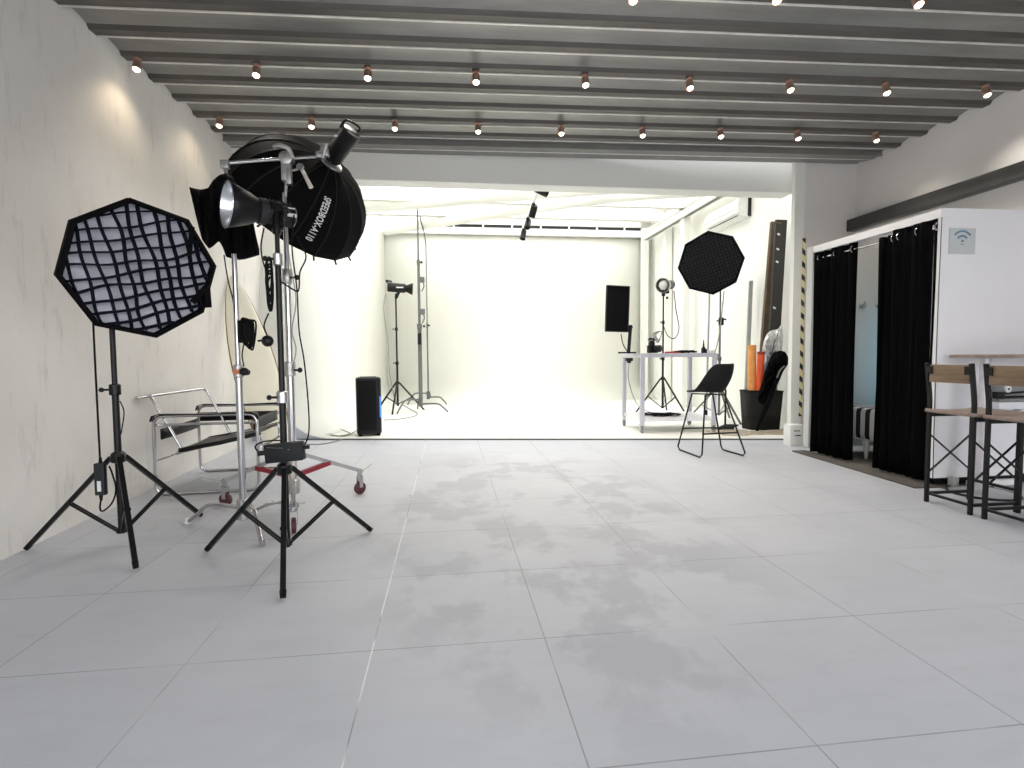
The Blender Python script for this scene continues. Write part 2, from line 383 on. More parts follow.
# changing cabin walls
CX0, CYN, CYF, CZ = 3.57, 3.485, 4.84, 2.05
m = MB(); m.box(((CX0+.006+WR)/2, CYN+.03, (CZ+.065)/2), (WR-CX0-.006, .06, CZ-.065)); struct(m, 'wall_cabin_front', WALLW)
m = MB(); m.box((CX0+.03, (CYN+CYF)/2+.003, CZ-.033), (.06, CYF-CYN, .062)); struct(m, 'wall_cabin_lintel', WALLW)
m = MB(); m.box(((CX0+WR)/2, CYF+.05, CZ/2+.03), (WR-CX0, .08, CZ-.06)); struct(m, 'wall_cabin_far', WALLG)
m = MB(); m.box((WR-.012, (CYN+CYF)/2+.03, CZ/2), (.02, CYF-CYN-.04, CZ-.05)); struct(m, 'wall_cabin_back', WALLG)
m = MB(); m.box(((CX0+WR)/2+.02, CYN+.045, .035), (WR-CX0-.03, .03, .07)); struct(m, 'baseboard_cabin', BPL)

# ------------------------------------------------------------------ reusable studio pieces
def tripod(root, c, feet, top, hubz, lowz, sections, mat, leg_r=.011, brace=.5, metal=None, knobs=()):
    c = V((c[0], c[1], 0))
    for i, (z0, z1, r) in enumerate(sections):
        MB().bar(c+V((0, 0, z0)), c+V((0, 0, z1)), r).build('column', mat, root)
        if i < len(sections)-1:
            k = MB().lathe(c+V((0, 0, z1-.05)), (0, 0, 1), [(0, r*1.35), (.004, r*1.6), (.055, r*1.6), (.06, r*1.25)], 16).build('collar', metal or mat, root)
            MB().bar(c+V((-r, -.01, z1-.02)), c+V((-r-.035, -.02, z1-.02)), .006).ball(c+V((-r-.038, -.021, z1-.02)), .013, n=8).build('knob', BPL, k)
    MB().lathe(c+V((0, 0, hubz-.03)), (0, 0, 1), [(0, .022), (.005, .034), (.05, .034), (.06, .022)], 18).build('hub', mat, root)
    MB().lathe(c+V((0, 0, lowz-.015)), (0, 0, 1), [(0, .018), (.004, .026), (.028, .026), (.034, .018)], 18).build('brace_hub', mat, root)
    for f in feet:
        f = V((f[0], f[1], .012)); d = (f-c); d.z = 0; d.normalize(); s = V((-d.y, d.x, 0))
        a = c+V((0, 0, hubz)) + d*.035
        L = MB().flat(a, f, leg_r*2, leg_r*1.9).build('leg', mat, root)
        MB().bar(f+(a-f).normalized()*.03, f, leg_r*1.25, 10, leg_r*1.1).build('foot', BRB, L)
        q = a.lerp(f, brace); p0 = c+V((0, 0, lowz)) + d*.02
        b = MB()
        for k in (-1, 1): b.flat(p0+s*.009*k, q+s*.010*k, .004, .012)
        b.build('brace', mat, root)
        MB().bar(q-s*.016, q+s*.016, .008, 8).build('bolt', mat, L)

def frame_of(n):
    n = V(n).normalized(); a = V((0, 0, 1)).cross(n).normalized(); b = n.cross(a); return n, a, b

def softbox(root, C, n, R, depth, roll, step, grot, wav, shell, diffm, gridm, N=8, gd=.045, hubr=.075, gap=.0):
    C = V(C); n, a, b = frame_of(n)
    cor = [C + (a*math.cos(roll+PI/2-2*PI*k/N) + b*math.sin(roll+PI/2-2*PI*k/N))*R for k in range(N)]
    # shell: fabric cone from hub ring to the rim, with a lip in front
    rows = []
    for f in (0., .25, .5, .75, .9, 1.):
        rr = hubr + (R-hubr)*math.sin(f*PI/2)**.9 ; dd = -depth*(1-f) if f < 1 else 0
        dd = -depth*(1-f**1.5)
        rows.append([C + (p-C)/R*rr + n*dd for p in cor])
    rows.append([p + n*.035 for p in cor]); rows.append([C+(p-C)*.96+n*.035 for p in cor]); rows.append([C+(p-C)*.96 for p in cor])
    MB().grid(rows, True).build('fabric_shell', shell, root, solid=.004)
    MB().grid([[C+(p-C)*1.012+n*.035 for p in cor], [C+(p-C)*.955+n*.042 for p in cor], [C+(p-C)*.945+n*.034 for p in cor]], True).build('rim_border', shell, root, solid=.006)
    r = MB()
    for p in cor: r.tube([C-n*depth+(p-C)*(hubr/R), C-n*depth*.45+(p-C)*.82, p], .004, 6, 4)
    r.build('rib_rod', BLK, root)
    d = MB(); ring = [C+(p-C)*.965 - n*.01 for p in cor]
    d.grid([ring, [C+(p-C)*.5 - n*.025 for p in cor], [C - n*.03]*N], True); d.build('diffuser', diffm, root)
    g = MB(); app = R*math.cos(PI/N)*.955
    nor = [(a*math.cos(roll+PI/2-2*PI*(k+.5)/N) + b*math.sin(roll+PI/2-2*PI*(k+.5)/N)) for k in range(N)]
    inside = lambda p: all((p-C).dot(q) < app for q in nor)
    for fam in (0, 1):
        ga = grot + fam*PI/2; u = a*math.cos(ga)+b*math.sin(ga); v = n.cross(u)
        K = int(R/step)+1
        for k in range(-K, K+1):
            pts = []; ph = random.random()*6.28; am = wav*(.6+.8*random.random())
            for j in range(61):
                q = (j/30-1)*R
                p = C + u*q + v*(k*step + am*math.sin(q*9+ph) + am*.7*math.sin(q*23+ph*2)) + b*(-wav*.9*math.cos(q/R*PI/2))
                if inside(p): pts.append(p)
            if len(pts) > 3:
                th = .0022 + wav*.10
                for q, w in zip(pts, pts[1:]): pass
                rows = [[p + v*th, p + v*th + n*gd, p - v*th + n*gd, p - v*th] for p in pts]
                g.grid(rows, True)
    g.build('honeycomb_grid', gridm, root)
    return cor, a, b

# ------------------------------------------------------------------ stand with gridded octagon softbox at left
CA = (-1.773, 3.046)
st = thing('light_stand', (*CA, 0), 'black tripod light stand carrying the softbox beside the left plaster wall', 'light stand', 'black tripod light stands')
tripod(st, CA, [(-2.215, 3.0), (-1.568, 3.494), (-1.491, 2.653)], 1.5, .475, .075, [(.06, .86, .017), (.82, 1.5, .0135)], BLK, .0115, .5)
nA = V((.682, -.70, -.211)).normalized(); CAx = V((-1.512, 2.85, 1.445))
sb = thing('softbox', tuple(CAx), 'black octagonal softbox with white front and sagging fabric grid, at far left', 'softbox')
softbox(sb, CAx, nA, .336, .22, .19, .055, .27, .007, BFB, DIFF, M('navy_black_grid_fabric', (.008, .009, .018), .8, spec=0.08))
b = CAx - nA*.22
MB().lathe(b - nA*.14, nA, [(0, .03), (.01, .055), (.12, .06), (.15, .075), (.155, .07)], 20).build('lamp_head', BPL, sb)
MB().bar(V((*CA, 1.40)), V((*CA, 1.50)), .02).bar(V((*CA, 1.48)), b - nA*.08, .016).build('tilt_bracket', BLK, sb)
n_, a_, b_ = frame_of(nA)
MB().flat(CAx + a_*.20 + b_*.25 + n_*.06, CAx + a_*.19 + b_*.10 + n_*.062, .022, .006, n_).build('velcro_strap', BFB, sb)
m = MB(); m.flat(CAx + a_*.285 - b_*.05 + n_*.05, CAx + a_*.22 - b_*.14 + n_*.05, .03, .01, n_); m.flat(CAx + a_*.285 - b_*.05 + n_*.055, CAx + a_*.30 - b_*.16 + n_*.05, .03, .01, n_); m.build('loose_flap', BFB, sb)
Yc = 3.0
pts = [PY(93, 318, Yc), PY(95, 360, Yc), PY(97, 400, Yc), PY(99, 440, Yc), PY(100, 459, Yc)]
solo(MB().tube(pts, .005, 6, 5), 'power_cable', BRB, 'thin black cable hanging from left softbox down to power adapter', 'cable')
ad = thing('power_adapter', PY(101, 494, Yc), 'black power adapter brick hanging beside left softbox stand', 'power adapter')
A0, A1 = PY(100.5, 463, Yc), PY(101, 495, Yc)
MB().box((A0+A1)/2, (.05, .03, (A0-A1).length), bev=.006).build('body', DKGR, ad)
MB().bar(A0+V((0, 0, .03)), A0-V((0, 0, .005)), .006, 8, .010).build('strain_relief', BRB, ad)
MB().bar(A1-V((0, 0, .03)), A1+V((0, 0, .005)), .006, 8, .010).build('strain_relief', BRB, ad)
MB().box((A0+A1)/2+V((0, -.0165, -.035)), (.018, .002, .055)).build('white_sticker', WHT, ad)
MB().tube([A1-V((0, 0, .02)), PY(100, 508, Yc), PY(103, 511, Yc), PY(112, 503, Yc), PY(116, 489, 3.03), PY(112, 473, 3.03), PY(109, 466, 3.03)], .0045, 6, 5).build('cord', BRB, ad)
solo(MB().tube([PY(120, 401, 3.02), PY(124, 412, 3.02), PY(122, 428, 3.02), PY(121, 434, 3.03)], .003, 6, 5), 'safety_cord', BRB, 'short thin black cord looping beside left softbox stand column', 'cable')

# ------------------------------------------------------------------ front black stand with reflector light
CB = (-.815, 2.703)
st = thing('light_stand', (*CB, 0), 'black tripod light stand nearest the camera, holding the silver dish light', 'light stand', 'black tripod light stands')
tripod(st, CB, [(-1.258, 2.851), (-.456, 3.049), (-.696, 2.233)], 1.7, .455, .08, [(.06, .83, .0165), (.79, 1.50, .014), (1.46, 1.70, .011)], BLK, .0115, .5, STL)
RC_ = PY(225.5, 204, 2.62); dB = V((-.80, -.59, .03)).normalized()
lamp = thing('studio_light', tuple(RC_ - dB*.22), 'black studio lamp with open silver reflector dish on the nearest stand', 'studio light')
MB().lathe(RC_, -dB, [(0, .108), (.004, .109), (.004, .104), (.012, .103)], 32, False).build('reflector_lip', SILV, lamp)
MB().lathe(RC_, -dB, [(0, .1075), (.05, .092), (.10, .074), (.135, .056), (.143, .056)], 32, False).build('reflector', BPL, lamp, solid=.002)
MB().lathe(RC_ - dB*.004, -dB, [(0, .104), (.05, .088), (.10, .070), (.128, .05), (.13, .0)], 32, False).build('reflector_lining', SILV, lamp)
MB().lathe(RC_ - dB*.126, dB, [(0, .035), (.006, .034), (.012, .02), (.013, .0)], 20, False).build('led_chip', M('yellow_led_chip', (.85, .75, .35), .4), lamp)
MB().lathe(RC_ - dB*.140, -dB, [(0, .056), (.004, .062), (.035, .062), (.04, .055)], 24).build('mount_ring', DKGR, lamp)
bo = MB().lathe(RC_ - dB*.172, -dB, [(0, .05), (.008, .057), (.13, .057), (.142, .045)], 8).build('housing', BPL, lamp)
side = dB.cross(V((0, 0, 1))).normalized()
if side.y > 0: side = -side
MB().box(RC_ - dB*.282 + side*.056 + V((0, 0, -.005)), (.042, .006, .016), Matrix.Rotation(math.atan2(dB.y, dB.x), 3, 'Z')).build('white_label', WHT, bo)
MB().box(RC_ - dB*.272 + side*.055 + V((0, 0, .028)), (.05, .004, .005), Matrix.Rotation(math.atan2(dB.y, dB.x), 3, 'Z')).build('white_print', WHT, bo)
m = MB()
for k in range(7): m.box(RC_ - dB*(.19+.016*k) + V((0, 0, .05)), (.006, .06, .02), Matrix.Rotation(math.atan2(dB.y, dB.x), 3, 'Z'))
m.build('cooling_fin', DKGR, lamp)
hp = RC_ - dB*.235
MB().tube([hp + side*.075 + V((0, 0, 0)), hp + side*.072 - V((0, 0, .06)), hp - V((0, 0, .085)), hp - side*.072 - V((0, 0, .06)), hp - side*.075], .009, 8, 5).build('yoke', BLK, lamp)
MB().bar(hp + side*.062, hp + side*.10, .016, 12).ball(hp + side*.10, .019, n=8).build('tilt_knob', BPL, lamp)
MB().lathe(V((*CB, 1.60)), (0, 0, 1), [(0, .019), (.09, .019), (.10, .013), (.13, .013)], 14).build('spigot_socket', BLK, lamp)
def cable(px, Y, r, label, mat=BRB, k=6, cat='cable', name='power_cable', grp=None):
    pts = [PY(x, y, q) for (x, y), q in zip(px, Y if isinstance(Y, (list, tuple)) else [Y]*len(px))]
    return solo(MB().tube(pts, r, 6, k), name, mat, label, cat, grp)
cable([(264, 228), (261, 248), (265, 268), (272, 277), (273, 292), (268, 303)], 2.76, .004, 'black cable looping left of the nearest stand under the dish lamp')
cable([(297, 236), (306, 256), (300, 272), (299, 288), (296, 291), (283, 283), (279, 281)], 2.74, .004, 'black cable loop sticking out right of the nearest stand')
cable([(294, 215), (292, 248), (297, 290), (299, 330), (304, 360), (308, 400), (309, 430), (305, 444), (298, 449)], 2.74, .004, 'long black cable hanging from dish lamp down to its ballast box')
cable([(285, 228), (290, 262), (296, 300), (292, 330), (296, 350), (291, 372)], 3.1, .0035, 'thin grey cable hanging behind the nearest stand', TABLEG)
GPR = M('grey_print', (.16, .16, .17), .5)
bal = thing('power_ballast', PY(283, 460, 2.68), 'black power supply box strapped low on the nearest light stand', 'power supply')
c = PY(285, 452, 2.665)
Rb = Matrix.Rotation(-.12, 3, 'Z') @ Matrix.Rotation(-.09, 3, 'Y')
MB().box(c, (.185, .05, .092), Rb, .008).build('box', M('ballast_case', (.011, .012, .014), .5, spec=.25), bal)
m = MB()
for k in range(6): m.box(c + V((-.072+.013*k, -.0265, .028-.001*k)), (.006, .003, .004))
m.build('panel_marks', GPR, bal); m = MB()
for k in range(5): m.box(c + V((.025+.013*k, -.0275, .016-.001*k)), (.006, .003, .004))
m.build('panel_marks', GPR, bal)
MB().bar(c + V((-.09, 0, .0)), c + V((-.125, -.005, -.004)), .012).build('plug', BPL, bal)
MB().bar(c + V((.09, 0, .02)), c + V((.115, 0, .022)), .010).build('plug', BPL, bal)
MB().tube([c + V((-.12, 0, .0)), c+V((-.13, -.02, .035)), c+V((-.08, -.03, .06)), c+V((0., -.03, .062))], .004, 6, 6).build('cord', BRB, bal)
m = MB()
for k in range(7):
    a = V((-.850, 2.69, 1.31+.016*k)); m.tube([a+V((.004, 0, .08)), a+V((-.010-.002*(k%3), -.012, .05+.01*(k%2))), a+V((-.006, -.02, -.05)), a+V((.004, -.012, -.08-.01*(k%3))), a+V((.010, 0, 0))], .0055, 6, 4, True)
m.bar((-.862, 2.70, 1.28), (-.842, 2.705, 1.28), .008)
cb = thing('cable_bundle', (-.862, 2.70, 1.2), 'coiled black cable with plug tied to column of the nearest stand', 'cable')
m.build('coil', BRB, cb)
MB().tube([V((-.865, 2.70, 1.22)), V((-.885, 2.69, 1.16)), V((-.868, 2.68, 1.11))], .004, 6, 5).ball((-.868, 2.68, 1.085), .028, (1, .8, 1)).bar((-.87, 2.68, 1.09), (-.91, 2.67, 1.085), .005).build('plug', BPL, cb)

# ------------------------------------------------------------------ chrome roller stand with boom and the big octabox
CR = V((-1.032, 3.602, 0))
rs = thing('roller_stand', tuple(CR), 'chrome rolling stand with red braces on casters holding the boom arm', 'light stand')
MB().bar(CR+V((0, 0, .12)), CR+V((0, 0, .95)), .024).build('column', CHR, rs)
MB().bar(CR+V((0, 0, .9)), CR+V((0, 0, 1.55)), .020).build('column', CHR, rs)
MB().bar(CR+V((0, 0, 1.5)), CR+V((0, 0, 2.06)), .016).build('column', CHR, rs)
for z, r in ((.92, .03), (1.52, .026)):
    k = MB().lathe(CR+V((0, 0, z-.04)), (0, 0, 1), [(0, r), (.005, r*1.15), (.09, r*1.15), (.095, r)], 16).build('collar', ALU, rs)
    MB().bar(CR+V((.02, -.01, z)), CR+V((.065, -.02, z)), .007).ball(CR+V((.068, -.021, z)), .017, n=8).build('knob', BPL, k)
MB().lathe(CR+V((0, 0, .10)), (0, 0, 1), [(0, .03), (.01, .04), (.09, .04), (.1, .03)], 18).build('base_hub', ALU, rs)
MB().lathe(CR+V((0, 0, .34)), (0, 0, 1), [(0, .03), (.01, .04), (.07, .04), (.08, .03)], 18).build('leg_hub', ALU, rs)
for f in ((-.657, 3.916), (-1.513, 3.731), (-.892, 3.094)):
    f = V((*f, 0)); d = (f-CR).normalized(); s = V((-d.y, d.x, 0))
    a, e = CR+d*.03+V((0, 0, .37)), f+V((0, 0, .165))
    L = MB().flat(a, e+d*.02, .026, .026).build('leg', STL, rs)
    MB().flat(CR+d*.04+V((0, 0, .225)), a.lerp(e, .50), .03, .03).build('brace', RED, rs)
    fk = MB().bar(e-V((0, 0, .04)), e+V((0, 0, .02)), .017).flat(e+s*.022-V((0, 0, .03)), f+s*.02+V((0, 0, .052)), .028, .004, s).flat(e-s*.022-V((0, 0, .03)), f-s*.02+V((0, 0, .052)), .028, .004, s).box(e-V((0, 0, .03)), (.04, .04, .008)).build('caster_fork', CHR, L)
    MB().lathe(f+V((0, 0, .045))-s*.014, s, [(0, .02), (.002, .040), (.006, .045), (.022, .045), (.026, .040), (.028, .02)], 24).build('caster_wheel', WHEEL, L)
    MB().flat(e-V((0, 0, .0))+d*.0, e+d*.12+s*.05+V((0, 0, .035)), .03, .006).build('brake_lever', STL, L)
# boom arm
BA, BB = PY(225, 163, 3.42), PY(321, 156.5, 3.70)
bm = thing('boom_arm', tuple(BA.lerp(BB, .6)), 'chrome boom arm with grip head atop the rolling stand', 'boom arm')
MB().bar(BA, BB, .012).build('arm_tube', CHR, bm)
G = BA.lerp(BB, .62)
MB().box(G+V((0, -.005, -.07)), (.06, .05, .15), bev=.008).box(G+V((.02, -.02, -.12)), (.03, .05, .10), bev=.006).build('grip_head', ALU, bm)
MB().lathe(G+V((0, .04, 0)), (0, -1, 0), [(0, .03), (.006, .042), (.07, .042), (.075, .03)], 20).build('grip_disc', ALU, bm)
MB().tube([G+V((-.06, -.06, .05)), G+V((-.02, -.07, .055)), G+V((.03, -.065, .04)), G+V((.045, -.04, .0))], .013, 8, 4).build('clamp_jaw', ALU, bm)
MB().bar(G+V((.10, -.05, -.07)), G+V((.165, -.08, -.20)), .011, 10, .014).build('handle', M('pale_handle', (.75, .70, .62), .4), bm)
MB().lathe(G+V((.10, 0, -.07)), (0, -1, 0), [(0, .022), (.07, .024), (.075, .018)], 16).bar(G+V((.0, -.02, -.09)), G+V((.11, -.04, -.07)), .009).build('tie_screw', CHR, bm)
MB().bar(CR+V((0, 0, 2.0)), G+V((0, 0, -.1)), .012).build('spigot', CHR, bm)
MB().box(BA+V((0, 0, -.01)), (.05, .04, .05), bev=.008).bar(BA+V((.0, 0, -.02)), BA+V((.015, -.01, -.11)), .012).build('end_clamp', ALU, bm)
# octabox seen from behind
ax = V((.6575, -.4618, .5954)).normalized()
R0, DP, N0 = .495, .456, 16
OC = PY(295, 208.4, 4.10); HB = OC + ax*DP
_, oa, ob = frame_of(-ax)
ox = thing('octabox', tuple(OC), 'big black parabolic octabox on boom arm, white lettering on its back', 'softbox')
def opt(th, f, off=0):
    th += PI/N0
    rr = .06 + (R0-.06)*math.sin(f*PI/2)**.92; dd = DP*(1-f**1.75)
    sag = 1 - .012*math.sin(f*PI)*abs(math.sin((th-PI/N0)*N0/2))
    return OC + (oa*math.cos(th)+ob*math.sin(th))*(rr*sag+off) + ax*(dd+off*.4)
rows = [[opt(2*PI*k/(N0*4)*1.0, f) for k in range(N0*4)] for f in [i/12 for i in range(13)]]
# straight panel edges between ribs at the rim
def popt(k, f, off=0):
    q, r = divmod(k, 4); a, c = opt(2*PI*q/N0, f, off), opt(2*PI*(q+1)/N0, f, off); return a.lerp(c, r/4)
rows = [[popt(k, f) for k in range(N0*4)] for f in [i/12 for i in range(13)]]
MB().grid(rows, True).build('fabric_shell', BFB, ox, solid=.004, smooth=15)
m = MB()
for q in range(N0): m.tube([opt(2*PI*q/N0, f, .004) for f in [i/10 for i in range(11)]], .0045, 6)
m.build('seam', M('seam_black', (.02, .02, .021), .6, spec=0.1), ox)
for q in range(N0):
    e = opt(2*PI*q/N0, 1); MB().bar(e, e + (e-OC).normalized()*.03 - ax*.012, .007, 8).build('rod_tip', BPL, ox)
MB().grid([[popt(k, .98) for k in range(N0*4)], [OC + (popt(k, .98)-OC)*.5 - ax*.01 for k in range(N0*4)], [OC - ax*.015]*(N0*4)], True).build('diffuser', DIFF, ox)
MB().lathe(HB - ax*.035, ax, [(0, .09), (.008, .097), (.04, .097), (.05, .08)], 24).build('speed_ring', ALU, ox)
# lettering running down one panel
cu = bpy.data.curves.new('txt', 'FONT'); cu.body = 'SPEEDBOX-A110'; cu.size = 1; cu.space_character = 1.1; cu.offset = .022
to = bpy.data.objects.new('txt', cu); COL.objects.link(to); bpy.context.view_layer.update()
me = to.to_mesh(); me = me.copy(); bpy.data.objects.remove(to)
tw = max(v.co.x for v in me.vertices); bmx = bmesh.new(); bmx.from_mesh(me)
bmesh.ops.triangulate(bmx, faces=bmx.faces[:])
for _ in range(2): bmesh.ops.subdivide_edges(bmx, edges=[e for e in bmx.edges if e.calc_length() > .25], cuts=1, use_grid_fill=False)
# rib direction whose picture runs downwards, a little to the left
best = min((abs((opt(2*PI*k/720, .75)-HB).normalized().dot(RT) + .08) + (0 if (opt(2*PI*k/720, .75)-HB).dot(UP) < 0 and (oa*math.cos(2*PI*k/720+PI/N0)+ob*math.sin(2*PI*k/720+PI/N0)).dot(FWD) < .25 else 9), k) for k in range(720))[1]
TH = 2*PI*best/720
qn = round(TH/(2*PI/N0)-.5)+.5; THP = 2*PI*qn/N0
sgn = 1 if (opt(THP+.1, .7)-opt(THP, .7)).dot(RT) > 0 else -1
def onpanel(u, w):                                    # u along the panel 0..1, w across in metres
    f = .40 + .48*u; fp = f
    q = math.floor(THP/(2*PI/N0)+1e-6); A_, B_ = opt(2*PI*q/N0, fp, .006), opt(2*PI*(q+1)/N0, fp, .006)
    wd = (B_-A_).length; return A_.lerp(B_, .5 + sgn*w/wd)
for v in bmx.verts:
    x, y = v.co.x/tw, v.co.y
    v.co = onpanel(x, (y-.35)*.068) + ax*.003
tm = MB(); tm.b.free(); tm.b = bmx
tm.build('lettering', M('white_lettering', (.80, .80, .78), .6), ox)
# strobe on the octabox
sl = thing('strobe_light', tuple(HB + ax*.1), 'black cylindrical strobe head mounted on back of the big octabox', 'studio light')
MB().lathe(HB + ax*.015, ax, [(0, .05), (.02, .062), (.03, .066), (.245, .066), (.25, .06)], 28).build('housing', BPL, sl)
MB().lathe(HB + ax*.26, ax, [(0, .055), (.004, .064), (.012, .064), (.016, .05)], 24).build('control_panel', DKGR, sl)
_, sa, sbv = frame_of(ax)
m = MB(); E_ = HB + ax*.27
m.tube([E_ + sa*.055 + sbv*.03 - ax*.03, E_ + sa*.062 + sbv*.03 + ax*.035, E_ - sa*.05 + sbv*.045 + ax*.035, E_ - sa*.055 + sbv*.045 - ax*.03], .008, 8, 4); m.build('handle', BLK, sl)
MB().box(HB + ax*.16 + V((-.03, -.062, .03)), (.03, .004, .012)).build('white_label', WHT, sl)
m = MB(); m.bar(BB, HB + ax*.06 + V((-.03, -.02, 0)), .018).box(BB+V((.03, -.02, .02)), (.05, .05, .06), bev=.008).box(BB+V((.0, -.02, .0)), (.05, .05, .04), bev=.008).bar(BB+V((.02, -.05, -.03)), BB+V((.05, -.06, .06)), .010)
m.build('mount_bracket', ALU, sl)

# ------------------------------------------------------------------ chrome C stand at left with black cloth
CL = V((-1.215, 3.235, 0))
cs = thing('century_stand', tuple(CL), 'chrome C stand with orange tape band, beside the tubular armchair', 'light stand')
MB().bar(CL+V((0, 0, .05)), CL+V((0, 0, .92)), .020).build('column', CHR, cs)
MB().bar(CL+V((0, 0, .88)), CL+V((0, 0, 1.60)), .015).build('column', CHR, cs)
k = MB().lathe(CL+V((0, 0, .89)), (0, 0, 1), [(0, .021), (.004, .028), (.07, .028), (.075, .02)], 16).build('collar', ALU, cs)
MB().bar(CL+V((.02, -.01, .92)), CL+V((.05, -.02, .92)), .006).ball(CL+V((.055, -.02, .92)), .018, n=8).build('knob', BPL, k)
MB().lathe(CL+V((0, 0, .91)), (0, 0, 1), [(0, .0285), (.028, .0285)], 16).build('tape_band', TAPE, cs)
MB().lathe(CL+V((0, 0, .05)), (0, 0, 1), [(0, .028), (.006, .036), (.12, .036), (.126, .028)], 16).build('leg_hub', ALU, cs)
for f, z in (((-1.588, 3.36), .12), ((-1.0, 2.90), .16), ((-1.02, 3.62), .08)):
    f = V((*f, 0)); d = (f-CL).normalized(); r = (f-CL).length
    L = MB().tube([CL+d*.03+V((0, 0, z)), CL+d*(r*.45)+V((0, 0, z+.01)), CL+d*(r*.66)+V((0, 0, z-.005)), CL+d*(r*.80)+V((0, 0, z*.55)), f+V((0, 0, .012))], .0125, 10, 6).build('leg', CHR, cs)
    MB().bar(f+V((0, 0, .03))-d*.008, f+V((0, 0, .004)), .016, 10, .015).build('foot', WHT if f.x < -1.4 else GREYG, L)
# folded black cloth
YF = 3.33
tp = [(189, 187), (195, 188.5), (201, 189.5), (208, 188), (213, 180), (219, 175), (226, 173), (232, 176), (238, 186), (244, 196), (250, 206), (254, 225), (257, 240), (259.5, 250)]
bt = [(189, 187), (195, 213), (202, 240), (209, 249), (213, 246.5), (219, 241), (223, 248), (226, 257), (232, 258.5), (238, 260), (244, 259.5), (250, 258), (255, 256.5), (259.5, 255)]
def interp(L, x):
    for (x0, y0), (x1, y1) in zip(L, L[1:]):
        if x <= x1: return y0 + (y1-y0)*(x-x0)/(x1-x0)
    return L[-1][1]
cl = thing('black_cloth', PY(228, 258, YF), 'crumpled black cloth hung over the C stand behind the dish lamp', 'cloth')
NX, NZ = 44, 30; fr, bk = [], []
for i in range(NX+1):
    x = 189 + 70.5*i/NX; ya, yb = interp(tp, x), interp(bt, x); A, B = [], []
    for j in range(NZ+1):
        t_ = j/NZ; y = ya + (yb-ya)*t_
        e = min(1., 4*min(t_, 1-t_, i/NX*1.3, (1-i/NX)*1.3)); e = math.sqrt(max(e, 0))
        fold = .022*math.sin(x*.42 + t_*2.3) + .014*math.sin(x*.9 - t_*4) + .012*math.sin(t_*9 + x*.2)
        A.append(PY(x, y, YF - e*(.055+fold))); B.append(PY(x, y, YF + e*(.045-fold*.4)))
    fr.append(A); bk.append(B)
m = MB(); m.grid(fr); m.grid(bk); bmesh.ops.remove_doubles(m.b, verts=m.b.verts[:], dist=.0006); m.build('folded_fabric', BFB, cl, smooth=80)
m = MB()
for k in range(9):
    o = V((-1.165 + .004*(k % 3), 3.20 - .006*(k % 4), 1.15))
    m.tube([o+V((-.01, 0, .075-.004*k)), o+V((.03+.004*k, -.01, .06)), o+V((.045, -.015, -.03-.008*k)), o+V((.02, -.01, -.075)), o+V((-.015, 0, -.02))], .0055, 6, 5, True)
cb = thing('cable_bundle', tuple(CL+V((.04, -.03, 1.1))), 'coiled black cable with plug tied to the chrome C stand', 'cable')
m.box((-1.165, 3.205, 1.155), (.06, .02, .13), bev=.006); m.build('coil', BRB, cb)
MB().tube([V((-1.165, 3.20, 1.09)), V((-1.175, 3.19, 1.02)), V((-1.165, 3.185, .955))], .004, 6, 5).ball((-1.165, 3.185, .925), .026, (1, .8, .9)).build('plug', BPL, cb)
cable([(224, 255), (228, 280), (233, 300), (235, 318)], 3.24, .004, 'black cable running down beside top of the chrome C stand')

# ------------------------------------------------------------------ tubular steel armchair
ch = thing('armchair', (-2.125, 4.07, 0), 'chrome tubular armchair with black leather straps against left wall', 'chair')
ch.rotation_euler.z = .06
del ch['_o']; TR = .0115
D_, W_, AH = .70, .80, .585
def rrect(pts, rad, k=5):
    out = []; n = len(pts); pts = [V(p) for p in pts]
    for i, p in enumerate(pts):
        a, b = pts[i-1], pts[(i+1) % n]; u = (a-p).normalized()*rad; w = (b-p).normalized()*rad
        for q in range(k+1):
            t_ = q/k; out.append((p+u)*(1-t_)**2 + p*2*t_*(1-t_) + (p+w)*t_*t_)
    return out
for y in (0, W_):
    MB().tube(rrect([(0, y, .013), (D_, y, .013), (D_, y, AH), (0, y, AH)], .07), TR, 10, closed=True).build('side_frame', CHR, ch)
    yy = y + (.05 if y == 0 else -.05)
    MB().tube([(0.0, y, .515), (.05, yy, .515), (.62, yy, .515), (D_, y, .515)], TR*.9, 10, 4).build('side_rail', CHR, ch)
    m = MB(); m.grid([[V((x, y-.028, AH+.014+dz)) for x, dz in ((-.012, -.05), (.0, -.012), (.04, .0), (.35, -.008), (.66, .0), (.70, -.012), (.712, -.05))], [V((x, y+.028, AH+.014+dz)) for x, dz in ((-.012, -.05), (.0, -.012), (.04, .0), (.35, -.008), (.66, .0), (.70, -.012), (.712, -.05))]])
    m.build('armrest_strap', BLE, ch, solid=.006)
y0, y1 = .11, W_-.11
_ci = Matrix.Rotation(-.06, 3, 'Z'); cl_w = lambda p: _ci @ (p-V((-2.125, 4.07, 0)))
nt_, ft_ = cl_w(PY(151, 397, 4.18)), cl_w(PY(206, 389, 4.77)); nb_, fb_ = cl_w(PY(183, 451, 4.19)), cl_w(PY(183, 451, 4.19)); fb_ = nb_ + (ft_-nt_); fb_.z = nb_.z
nz_ = V((0, .05, .012))
MB().tube([nb_, nb_.lerp(nt_, .5), nb_.lerp(nt_, .93), nt_+V((-.012, .02, .004)), nt_+V((-.02, .07, .006)), ft_+V((-.02, -.07, .004)), ft_+V((-.012, -.02, .0)), fb_.lerp(ft_, .93), fb_.lerp(ft_, .5), fb_], TR, 10, 6).build('back_frame', CHR, ch)
MB().tube([nt_+V((-.02, .05, .006)), nt_+V((-.045, -.03, .003)), nt_+V((-.05, -.10, .0))], TR*.9, 8, 4).build('back_loop', CHR, ch)
